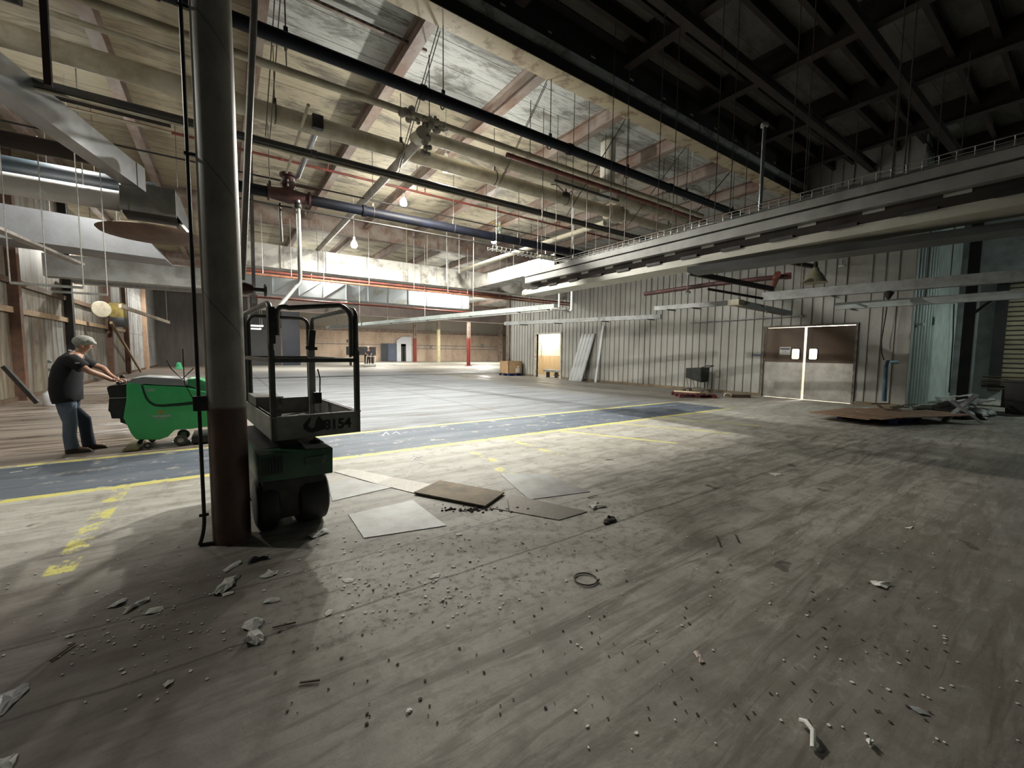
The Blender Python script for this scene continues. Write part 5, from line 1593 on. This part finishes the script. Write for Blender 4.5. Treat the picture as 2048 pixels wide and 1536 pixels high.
# fingers curled over the bar, thumbs below
for sy in (-1, 1):
    hy = 8.45+sy*.14
    for k in range(4):
        y = hy-.030+k*.020
        l = (.9, 1.0, .97, .82)[k]
        skinned('finger', [((HB[0]-.05, y, HB[1]+.034), .009), ((HB[0]-.012, y, HB[1]+.036), .0088), ((HB[0]+.022*l, y, HB[1]+.02), .0085), ((HB[0]+.030*l, y, HB[1]-.006), .008), ((HB[0]+.016, y, HB[1]-.027*l), .007)],
                [(0, 1), (1, 2), (2, 3), (3, 4)], SKIN, body, sub=1)
    ty = hy-sy*.036
    skinned('thumb', [((HB[0]-.075, ty, HB[1]+.03), .012), ((HB[0]-.045, ty-sy*.012, HB[1]+.008), .0105), ((HB[0]-.02, ty-sy*.014, HB[1]-.022), .009), ((HB[0]+.005, ty-sy*.012, HB[1]-.030), .008)], [(0, 1), (1, 2), (2, 3)], SKIN, body, sub=1)
# face
fm = M().prism([(-1.592, 8.44, 1.555), (-1.558, 8.44, 1.522), (-1.585, 8.44, 1.515)], (0, .02, 0))
fm.build('nose', SKIN, body)
for sy in (-1, 1):
    M().ball((-1.59, 8.45+sy*.03, 1.555), .010, 8).build('eye', mat('eye_dark', (.05, .035, .03), rough=.3), body)
    M().ball((-1.675, 8.45+sy*.082, 1.53), .028, 8, sx=.7, sy=.35, sz=1.1).build('ear', SKIN, body)
M().tube([(-1.562, 8.43, 1.488), (-1.556, 8.45, 1.487), (-1.562, 8.47, 1.488)], .005, 6).build('mouth', mat('lips', (.32, .13, .11)), body)
hm = M().ball((-1.70, 8.45, 1.55), .086, 14, sx=.75, sy=.98, sz=.75)
hm.build('hair', mat('grey_hair', (.30, .29, .27), (.2, .19, .18), 40, .8), body)
# shirt
SH = mat('dark_navy_shirt', (.005, .0055, .009), (.008, .008, .012), 4, .85)
sm_ = M().tube([(-1.865, 8.45, .735), (-1.872, 8.45, .78), (-1.88, 8.45, .90), (-1.872, 8.45, 1.05), (-1.845, 8.45, 1.20), (-1.805, 8.45, 1.31), (-1.765, 8.45, 1.385), (-1.735, 8.45, 1.425)],
               [(.205, .158), (.208, .165), (.205, .172), (.195, .17), (.19, .16), (.185, .14), (.14, .10), (.072, .066)], 20)
for sy, el in ((-1, (-1.585, 8.17, 1.175)), (1, (-1.53, 8.72, 1.20))):
    ys = 8.45+sy*.155
    sm_.tube([(-1.79, ys, 1.325), (-1.755, 8.45+sy*.21, 1.325), (-1.70, (8.45+sy*.2+el[1])/2, 1.28), (-1.635, (8.45+sy*.2+2*el[1])/3, 1.222)], [.085, .095, .088, .084], 14)
shirt = sm_.build('t_shirt', SH, body, angle=60)
WHT = mat('print_white', (.7, .7, .7), rough=.8)
p = at(163, 715, y=8.1)
M().box(-1.70, -1.66, 8.105, 8.115, 1.285, 1.30).build('sleeve_print', WHT, shirt, smooth=False)
for z in (1.305, 1.19):
    M().box(-2.03, -2.005, 8.40, 8.47, z-.02, z+.02).build('back_print', WHT, shirt, smooth=False)
M().tube([(-1.76+.062*math.cos(a), 8.45+.066*math.sin(a), 1.435-.03*math.cos(a)) for a in [2*PI*k/16 for k in range(16)]], .011, 6, closed=True).build('collar', WHT, shirt)
# jeans
JN = mat('faded_jeans', (.155, .20, .27), (.085, .115, .165), 5, .85, stretch=(1, 1, .4))
JD = mat('dark_jeans', (.045, .06, .09), (.03, .04, .065), 5, .85)
for sy, kx, fx, mt in ((-1, -1.84, -1.835, JN), (1, -1.735, -1.70, JD)):
    ys = 8.45+sy*.095
    M().tube([(-1.868, 8.45+sy*.05, .95), (-1.87, 8.45+sy*.07, .84), (-1.868, ys, .74), (-1.86, ys, .60), (kx, ys, .45), (fx-.02, ys, .25), (fx-.008, ys, .12), (fx, ys, .07)],
             [(.095, .125), (.10, .13), (.092, .112), (.084, .095), (.074, .078), (.07, .072), (.072, .076), (.070, .078)], 16).build('trouser_leg', mt, body, angle=60)
for sy, fx in ((-1, -1.835), (1, -1.70)):
    ys = 8.45+sy*.10
    M().hexa([(fx-.075, ys-.045, 0), (fx+.21, ys-.05, 0), (fx+.21, ys+.05, 0), (fx-.075, ys+.045, 0), (fx-.07, ys-.04, .10), (fx+.18, ys-.038, .045), (fx+.18, ys+.038, .045), (fx-.07, ys+.04, .10)]).build('shoe', mat('brown_shoe', (.085, .07, .055), (.05, .04, .035), 9, .7), body, bevel=.022, seg=3)
# flat cap with a bill
CAP = mat('grey_tweed', (.42, .43, .385), (.30, .31, .28), 30, .9)
cap = M().ball((-1.672, 8.45, 1.595), .118, 20, sx=1.02, sy=.86, sz=.74)
cap.prism([(-1.60, 8.36, 1.60), (-1.555, 8.385, 1.572), (-1.535, 8.45, 1.56), (-1.555, 8.515, 1.572), (-1.60, 8.54, 1.60)], (0, 0, .02))
cap.build('cap', CAP, body)


def far_person(x, y, label, top, trousers, hat, face_dir, H=1.0):
    t = thing('person', label, 'person', (x, y, 0))
    h = H
    V = [((x, y, .93*h), .14, .11), ((x, y, 1.15*h), .14, .11), ((x, y, 1.38*h), .15, .10), ((x, y-.01, 1.50*h), .055), ((x, y-.02, 1.60*h), .085), ((x, y-.02, 1.70*h), .085)]
    E = [(0, 1), (1, 2), (2, 3), (3, 4), (4, 5)]
    for s in (-1, 1):
        chain(V, E, 2, [((x+s*.20, y, 1.36*h), .06), ((x+s*.27, y-.05, 1.12*h), .05), ((x+s*.20, y-.32, 1.02*h), .04), ((x+s*.18, y-.40, 1.0*h), .035, .04)])
        chain(V, E, 0, [((x+s*.10, y, .85*h), .095), ((x+s*.11, y-.03*s, .47*h), .065), ((x+s*.11, y+.04*s, .08*h), .05), ((x+s*.11, y+.04*s-.14, .035), .035)])
    b = skinned('body', V, E, SKIN, t)
    for s in (-1, 1):
        for k in range(5):
            a = (k-2)*.018
            skinned('finger', [((x+s*.18+a, y-.40, 1.0*h), .012), ((x+s*.18+a*1.3, y-.46, .99*h), .011), ((x+s*.18+a*1.2, y-.475, .95*h), .01)], [(0, 1), (1, 2)], SKIN, b, sub=1)
    V = [((x, y, .86*h), .17, .14), ((x, y, 1.12*h), .17, .14), ((x, y, 1.38*h), .18, .125), ((x, y, 1.48*h), .08)]
    E = [(0, 1), (1, 2), (2, 3)]
    for s in (-1, 1): chain(V, E, 2, [((x+s*.20, y, 1.36*h), .085), ((x+s*.26, y-.04, 1.16*h), .075)])
    skinned('shirt', V, E, top, b, root=1)
    V = [((x, y, .95*h), .155, .13), ((x, y, .85*h), .16, .135)]
    E = [(0, 1)]
    for s in (-1, 1): chain(V, E, 1, [((x+s*.10, y, .75*h), .11), ((x+s*.11, y-.03*s, .47*h), .085), ((x+s*.11, y+.04*s, .1*h), .075)])
    skinned('trousers', V, E, trousers, b, root=1)
    M().ball((x, y, 1.70*h), .115, 14, sz=.85).build('cap' if hat else 'hair', hat or JD, b)
    M().ball((x, y-.105, 1.62*h), .022, 8).build('nose', SKIN, b)
    for s in (-1, 1): M().box(x+s*.11-.05, x+s*.11+.05, y+.04*s-.19, y+.04*s+.07, 0, .08).build('shoe', BLACKM, b, bevel=.02)
    return t


FPY = 41.5
p = at(737, 728, y=FPY)
far_person(p.x, FPY, 'distant person in dark clothes and a white cap pushing a small white machine', mat('far_navy', (.03, .035, .06), (.05, .05, .07), 5, .85), mat('far_black', (.02, .02, .025), rough=.85), WHT, -1, 1.12)
q = at(712, 726, y=FPY+1)
far_person(q.x, FPY+1, 'distant person in a white shirt and tan trousers beside the dark cabinet', mat('far_white', (.62, .64, .68), (.3, .33, .4), 6, .85), mat('far_tan', (.48, .33, .18), rough=.85), mat('far_cap', (.5, .5, .5), rough=.8), -1, 1.08)
wm_ = thing('walk_behind_machine', 'small white walk-behind machine pushed by the distant person in dark clothes', 'machine', (p.x, FPY-.6, 0))
M().box(p.x-.55, p.x+.40, FPY-1.1, FPY-.45, .05, .28).build('deck', CHIP, wm_, bevel=.05)
M().tube([(p.x+.42, FPY-.7, .25), (p.x+.58, FPY-.45, .98)], .035, 8).tube([(p.x-.42, FPY-.7, .25), (p.x-.3, FPY-.45, .98)], .03, 8).tube([(p.x-.3, FPY-.45, .98), (p.x+.58, FPY-.45, .98)], .025, 8).build('handle', CHIP, wm_)
for s in (-1, 1): M().cyl((p.x+s*.45-.05, FPY-.6, .14), (p.x+s*.45+.05, FPY-.6, .14), .14, n=14).build('wheel', BLACK, wm_)

# ------------------------------------------------------------------ along the sheet wall
POST = mat('rusty_post', (.14, .07, .04), (.07, .04, .03), 3, .7, .1, obj=False)
PALEPOST = mat('bare_pine_post', (.50, .34, .23), (.38, .25, .17), 3, .7, obj=False)
for (v0, u0, mt, w, lab) in ((800, 50, POST, .22, 'rust brown post on the sheet wall, nearest the picture edge'), (770, 152, BEAM_DARK, .26, 'dark post on the sheet wall right behind the operator'),
                             (757, 227, POST, .28, 'rust brown post carrying the yellow hoist box'), (747, 260, POST, .26, 'brown post at the edge of the bright patched sheets'),
                             (738, 296, PALEPOST, .34, 'pale pine post at the end of the bright patched sheets'), (732, 322, POST, .28, 'farthest brown post on the sheet wall')):
    y = at(u0, v0, x=LX+.15).y
    o = M().box(LX, LX+.22, y-w/2, y+w/2, 0, ZD).build('wall_post', mt, smooth=False)
    tag(o, lab, 'post')
for z, x_, mt, lab in ((2.45, .1, WOOD, 'upper weathered rail along the rusty sheet wall'), (3.25, .09, WOODD, 'dark timber rail high on the rusty sheet wall')):
    tag(M().box(LX, LX+x_, 8, 33, z, z+.16).build('wall_rail', mt, smooth=False), lab, 'rail')
a, b = at(222, 645, x=LX+.35), at(281, 738, x=LX+.35)
tag(M().bar(a, (b.x, b.y, 0.05), .10, .12).build('diagonal_brace', WOOD), 'pale timber leaning diagonally across the sheet wall posts', 'brace')
a = at(12, 800, x=LX+.6); b = at(31, 765, x=LX+.1)
tag(M().bar((LX+.7, 16.2, .03), (LX+.1, 16.4, 1.0), .08, .1).build('prop', BLACKM), 'short black prop leaning at the foot of the sheet wall', 'prop')
yh = at(227, 757, x=LX+.15).y
t = thing('hoist_box', 'yellow and black hoist box on a rust brown post with a round disc', 'hoist', (LX+.45, yh, 2.6))
p = at(225, 625, x=LX+.5)
M().box(LX+.22, LX+.75, yh-.5, yh+.5, p.z-.55, p.z+.55).build('case', mat('hoist_yellow', (.34, .26, .045), (.15, .11, .04), 3, .6), t, bevel=.03)
M().box(LX+.2, LX+.77, yh-.55, yh+.55, p.z-.60, p.z-.15).build('lower_case', BLACKM, t, bevel=.03)
p2 = at(203, 619, x=LX+.55)
M().lathe((p2.x, p2.y-.1, p2.z), [(.02, 0), (.33, 0), (.35, .03), (.33, .06), (.02, .06)], 26, (.55, -.83, 0)).build('disc', mat('pale_disc', (.36, .33, .25), (.25, .22, .17), 4, .5), t)
t = thing('water_jug', 'white translucent plastic jug on the wet floor behind the operator', 'jug', (at(104, 811, z=0).x, at(104, 811, z=0).y, 0))
jx, jy = at(104, 811, z=0).x, at(104, 811, z=0).y
M().lathe((jx, jy, 0), [(.15, 0), (.165, .02), (.165, .26), (.15, .32), (.08, .38), (.05, .40), (.05, .43)], 20).build('bottle', mat('milky_plastic', (.70, .72, .76), (.62, .64, .68), 5, .35), t)
M().lathe((jx, jy, .43), [(.055, 0), (.055, .03), (.01, .035)], 14).build('cap', BLUEPIPE, t)
p = at(358, 738, z=0)
pp = at(356, 735, y=14)
t = thing('green_marker', 'small green plastic cone cap on the far floor seen past the scrubber', 'marker', (p.x, p.y, 0))
M().lathe((p.x, p.y, 0), [(.30, 0), (.30, .05), (.2, .1), (.14, .45), (.05, .5)], 16).build('body', mat('bright_green', (.06, .42, .2), rough=.5), t)

# ------------------------------------------------------------------ plates and boards on the floor
def floor_poly(name, pts, th, mt, label, cat, z0=.0015, bevel=0):
    P = [at(u, v, z=0) for u, v in pts]
    o = M().prism([(q.x, q.y, z0) for q in P], (0, 0, th)).build(name, mt, smooth=False, bevel=bevel)
    return tag(o, label, cat)


floor_poly('floor_plate', [(697, 1030), (825, 1001), (893, 1052), (728, 1077)], .004, STEELPLATE, 'pale steel plate let into the floor before the lift wheel', 'floor plate')
floor_poly('floor_plate', [(655, 970), (700, 958), (785, 975), (665, 1003)], .004, STEELPLATE, 'small steel plate beside the lift wheel', 'floor plate')
floor_poly('floor_plate', [(1000, 948), (1090, 948), (1180, 984), (1058, 1000)], .004, STEELPLATE, 'steel plate behind the raised dusty board', 'floor plate')
GRATE = mat('tread_plate', (.30, .285, .25), (.15, .135, .115), 45, .5, .3, obj=False)
floor_poly('tread_plate', [(668, 944), (700, 938), (785, 955), (752, 968)], .005, GRATE, 'pale tread plate strip nearest the lift', 'floor plate')
floor_poly('tread_plate', [(752, 968), (785, 955), (866, 970), (832, 988)], .005, mat('dark_tread_plate', (.20, .18, .15), (.09, .08, .065), 45, .5, .3, obj=False), 'dark tread plate strip next to the raised dusty board', 'floor plate')
floor_poly('tread_plate', [(985, 1017), (1022, 990), (1175, 1024), (1118, 1041)], .005, mat('brown_tread_plate', (.19, .165, .135), (.13, .11, .09), 45, .6, .2, obj=False), 'long brown tread plate in front of the raised dusty board', 'floor plate')
floor_poly('raised_board', [(828, 989), (880, 965), (1009, 989), (970, 1017)], .016, PLYDUST, 'dusty board lying raised over the floor pit', 'board', .012)

# ------------------------------------------------------------------ litter
rr = random.Random(11)


Z1, Z2, Z3, Z4 = (0, 940, 2.577), (380, 960, 6.02), (640, 840, 3.103), (1150, 880, 2.28)


def sheet(frame, pts, label, mt=PAPER, curl=.012, seed=1, cat='paper scrap', name='paper_scrap'):
    """a torn sheet lying on the floor: its own outline, creases and lifted edges"""
    r = random.Random(seed)
    P = [at(frame[0]+a/frame[2], frame[1]+b/frame[2], z=0) for a, b in pts]
    Q = []
    for p, q in zip(P, P[1:]+P[:1]):
        Q.append(p)
        Q.append(p.lerp(q, .5)+Vector((r.uniform(-1, 1), r.uniform(-1, 1), 0))*(q-p).length*.07)
    rim = [Vector((p.x, p.y, .003+curl*r.random()**2)) for p in Q]
    c = sum(rim, Vector())/len(rim)
    inner = [c.lerp(p, .5)+Vector((0, 0, curl*r.uniform(0, .6))) for p in rim]
    n = len(rim)
    c.z += curl*.3
    vs = rim+inner+[c]
    vs += [v-Vector((0, 0, .001)) for v in vs]
    o = 2*n+1
    fs = []
    for k in range(n):
        j = (k+1) % n
        fs += [(k, j, n+j, n+k), (n+k, n+j, 2*n), (o+j, o+k, o+n+k, o+n+j), (o+n+j, o+n+k, o+2*n), (k, o+k, o+j, j)]
    return tag(M().faces(vs, fs).build(name, mt, smooth=False), label, cat)


PLASTIC = mat('cloudy_plastic', (.45, .45, .45), (.3, .3, .3), 8, .25)
big = [(Z2, [(1405, 682), (1500, 635), (1620, 590), (1690, 635), (1600, 665), (1475, 715)], 'curled paper strip lying before the lift wheel', PAPER, .02),
       (Z1, [(1145, 520), (1190, 490), (1240, 468), (1247, 480), (1190, 515), (1160, 532)], 'narrow paper strip just in front of the pillar foot', PAPER, .01),
       (Z1, [(1090, 650), (1120, 610), (1160, 565), (1235, 538), (1238, 552), (1200, 572), (1212, 587), (1195, 607), (1145, 640), (1115, 652)], 'large torn paper sheet in front of the pillar', PAPER, .02),
       (Z1, [(1140, 642), (1205, 626), (1203, 640), (1150, 656)], 'small strip torn off the large paper sheet', PAPER, .006),
       (Z1, [(1330, 552), (1358, 543), (1385, 518), (1420, 530), (1437, 516), (1430, 537), (1400, 550), (1370, 560)], 'small torn paper at the edge of the lift shadow', PAPER, .01),
       (Z1, [(1355, 692), (1372, 668), (1440, 658), (1448, 674), (1400, 688)], 'torn white paper at the edge of the shadow, closer than the small one', PAPER, .01),
       (Z1, [(1243, 826), (1260, 785), (1300, 770), (1355, 774), (1350, 802), (1325, 826), (1290, 840)], 'crumpled grey paper lying behind the folded one', PAPER, .02),
       (Z1, [(1247, 911), (1280, 855), (1330, 824), (1362, 870), (1350, 897), (1320, 907)], 'folded pale paper in front of the crumpled grey paper', CHIP, .03),
       (Z1, [(550, 716), (600, 680), (660, 664), (640, 692), (590, 712)], 'pale curled strip in the dark dirt', PAPER, .015),
       (Z1, [(628, 747), (680, 700), (740, 668), (775, 655), (770, 677), (715, 702), (650, 742)], 'long pale sliver beside the curled strip in the dark dirt', PAPER, .015),
       (Z1, [(745, 750), (770, 715), (840, 707), (846, 719), (800, 740)], 'dull grey paper lying past the slivers in the dark dirt', PAPER, .008),
       (Z1, [(-30, 1180), (80, 1130), (150, 1103), (152, 1130), (100, 1182), (20, 1262), (-30, 1290)], 'clear plastic sheet piece cut off by the picture edge', PLASTIC, .012),
       (Z1, [(835, 1110), (865, 1090), (898, 1080), (885, 1106), (850, 1130)], 'small cream scrap alone on the dark dirt', PAPER, .01),
       (Z1, [(-20, 1500), (60, 1480), (97, 1463), (80, 1512), (60, 1545), (-20, 1550)], 'torn grey scrap at the very bottom corner of the dirt', PAPER, .008),
       (Z1, [(335, 865), (350, 855), (385, 848), (380, 858), (345, 868)], 'tiny bright sliver at the end of a dark stick in the dirt', CHIP, .005),
       (Z3, [(1660, 530), (1690, 513), (1740, 520), (1782, 540), (1720, 551), (1690, 562)], 'pale cloth-like scrap at the end of the brown tread plate', PAPER, .02),
       (Z3, [(135, 992), (175, 984), (217, 987), (205, 1006), (160, 1012)], 'flat white flake left of the scraped floor patch', CHIP, .004),
       (Z3, [(665, 978), (700, 960), (748, 953), (740, 976), (690, 988)], 'white flake patch in the scraped bright floor', CHIP, .004),
       (Z3, [(838, 709), (880, 703), (884, 715), (850, 720)], 'pale flake on the floor before the raised dusty board', CHIP, .004),
       (Z3, [(685, 832), (714, 826), (708, 846), (690, 844)], 'bright white flake on the brown floor behind the scraped patch', CHIP, .004),
       (Z3, [(28, 1202), (55, 1177), (82, 1179), (70, 1207), (40, 1220)], 'roundish white flake nearest the shadow edge', CHIP, .004),
       (Z4, [(1345, 648), (1380, 650), (1442, 660), (1420, 682), (1370, 670)], 'white torn strip lying alone in the dim floor', CHIP, .015),
       (Z4, [(1520, 1213), (1570, 1223), (1622, 1261), (1570, 1252)], 'faint grey leaf shaped scrap in the dim corner', GREYP, .004),
       (Z4, [(1323, 1381), (1345, 1373), (1362, 1396), (1340, 1407)], 'small white curl near the bottom edge', CHIP, .02),
       (Z4, [(538, 970), (560, 963), (575, 990), (592, 1016), (570, 1022), (555, 998)], 'pinkish scrap alone on the dim floor', mat('pink_scrap', (.45, .36, .32)), .006),
       (Z4, [(1500, 400), (1540, 394), (1530, 406)], 'white sliver in the dim floor, past the shadow band', CHIP, .004),
       (Z4, [(882, 152), (915, 150), (948, 158), (915, 165)], 'white sliver where the dim floor meets the bright floor', CHIP, .006),
       (Z3, [(528, 1805), (560, 1790), (575, 1800), (560, 1822), (535, 1826)], 'white crumbled flake alone in the lower middle floor', CHIP, .006)]
for k, (fr, pts, lab, mt, cu) in enumerate(big):
    sheet(fr, pts, lab, mt, cu, seed=k+3)
# dark torn piece at the pillar foot, bark-like clod, dirt pile by the board
sheet(Z2, [(690, 1030), (720, 975), (800, 945), (945, 940), (940, 958), (830, 975), (740, 1010)], 'dark curled rubber piece at the shadow edge by the pillar', BLACK, .03, 77, 'rubber piece', 'rubber_piece')
p = at(1220, 1042, z=0)
tag(M().ball((p.x, p.y, .008), .045, 10, sx=1.6, sz=.3).ball((p.x+.06, p.y+.03, .008), .03, 8, sz=.4).ball((p.x-.07, p.y-.02, .006), .03, 8, sz=.35).ball((p.x+.02, p.y+.03, .02), .018, 8).build('dirt_clod', DIRT), 'dark lumpy clod on the floor past the brown tread plate', 'clod')
p = at(940, 1016, z=0)
m = M()
for k in range(70):
    a, b = rr.gauss(0, .17), rr.gauss(0, .04)
    m.ball((p.x+a*.8+b*.3, p.y-a*.5+b-.05, .004), rr.uniform(.004, .014), 6, sx=1.4, sz=.7)
tag(m.build('dirt_crumbs', DIRT), 'dark crumbs of dirt along the raised dusty board', 'dirt', kind='stuff')
p = at(1614, 1474, z=0)
a = at(1601, 1448, z=0); b = at(1626, 1502, z=0)
tag(M().tube([(a.x, a.y, .015), (a.x*.6+b.x*.4+.03, a.y*.6+b.y*.4+.01, .03), (a.x*.3+b.x*.7+.035, a.y*.3+b.y*.7, .03), (b.x, b.y, .012)], .010, 8).build('cable_stub', CHIP), 'curved white cable stub on the floor near the bottom edge', 'cable')
p = at(1171, 1160, z=0)
q = [(p.x+.075*math.cos(x), p.y+.075*math.sin(x), .008) for x in [2*PI*k/20 for k in range(20)]]
tag(M().tube(q, .005, 6, closed=True).bar((p.x+.05, p.y-.06, .01), (p.x+.055, p.y-.07, .02), .015, .01).build('wire_ring', ROD), 'thin wire ring lying on the floor', 'wire ring')
sticks = [((100, 1325), (150, 1290), 'dark stick lying in the dirt at the shadowed side'), ((545, 1258), (592, 1248), 'thin dark stick by the folded paper'), ((1432, 1073), (1440, 1094), 'short brown stick in the shadow band'), ((1470, 1070), (1476, 1085), 'thin stick lying by the shadow band on the dim floor'),
          ((1015, 1000), (1018, 1022), 'bent twig standing by the raised board corner'), ((600, 1368), (640, 1364), 'dark sliver on the floor below the shadow edge'), ((1175, 997), (1195, 992), 'dark stick lying behind the cloth-like scrap')]
for (u0, v0), (u1, v1), lab in sticks:
    a, b = at(u0, v0, z=0), at(u1, v1, z=0)
    tag(M().bar((a.x, a.y, .008), (b.x, b.y, .010), .007, .006).build('stick', WOODD), lab, 'stick')
# countless paint flakes and grit
def flakes(name, n, mt, label, pick, r0, r1, seed):
    r = random.Random(seed); m = M()
    for k in range(n):
        u, v = pick(r)
        p = at(u, v, z=0)
        s = r.uniform(r0, r1); a0 = r.uniform(0, 6)
        q = [(p.x+s*r.uniform(.5, 1.2)*math.cos(a0+2*PI*j/5), p.y+s*r.uniform(.5, 1.2)*math.sin(a0+2*PI*j/5), .003) for j in range(5)]
        m.prism(q, (0, 0, .002))
    return tag(m.build(name, mt, smooth=False), label, 'debris', kind='stuff')


flakes('paint_flakes', 230, CHIP, 'scattered white paint flakes on the bright worn floor', lambda r: (r.gauss(830, 120), max(1010, r.gauss(1150, 65))), .003, .013, 5)
flakes('paint_flakes', 120, CHIP, 'scattered white flakes on the dim open floor', lambda r: (r.uniform(1150, 2040), r.uniform(920, 1500)), .003, .010, 6)
flakes('floor_crumbs', 150, PAPER, 'pale crumbs spread through the dark dirt by the pillar', lambda r: (r.gauss(260, 130), r.gauss(1240, 70)), .003, .011, 7)
flakes('floor_grit', 260, DIRT, 'dark grit scattered over the floor', lambda r: (r.uniform(550, 1900), r.uniform(970, 1450)), .003, .010, 8)
# chalk scrawl on the floor beyond the lift
CHK = mat('chalk', (.75, .76, .76), (.6, .6, .6), 30, .9)
def stroke(m, pts, w=.012):
    P = [at(u, v, z=0) for u, v in pts]
    for a, b in zip(P, P[1:]): m.bar((a.x, a.y, .003), (b.x, b.y, .003), w, .002, (0, 0, 1))
m = M()
for s in ([(822, 923), (838, 907), (846, 912), (828, 918), (850, 922)], [(838, 926), (850, 928), (838, 936)], [(812, 955), (822, 940)], [(826, 912), (840, 916)]): stroke(m, s)
tag(m.build('chalk_marks', CHK, smooth=False), 'white chalk scrawl on the floor beyond the lift wheel', 'chalk marks')
m = M()
for s in ([(730, 868), (760, 866)], [(765, 872), (772, 864), (778, 870)], [(785, 868), (792, 864), (800, 868)], [(806, 866), (815, 864)]): stroke(m, s, .02)
tag(m.build('chalk_marks', CHK, smooth=False), 'white chalk scrawl on the blue-grey aisle', 'chalk marks')
m = M()
for s in ([(130, 918), (170, 912)], [(50, 938), (75, 934)], [(20, 946), (45, 942)]): stroke(m, s, .03)
tag(m.build('chalk_marks', CHK, smooth=False), 'rubbed white marks in the aisle near the operator', 'chalk marks')
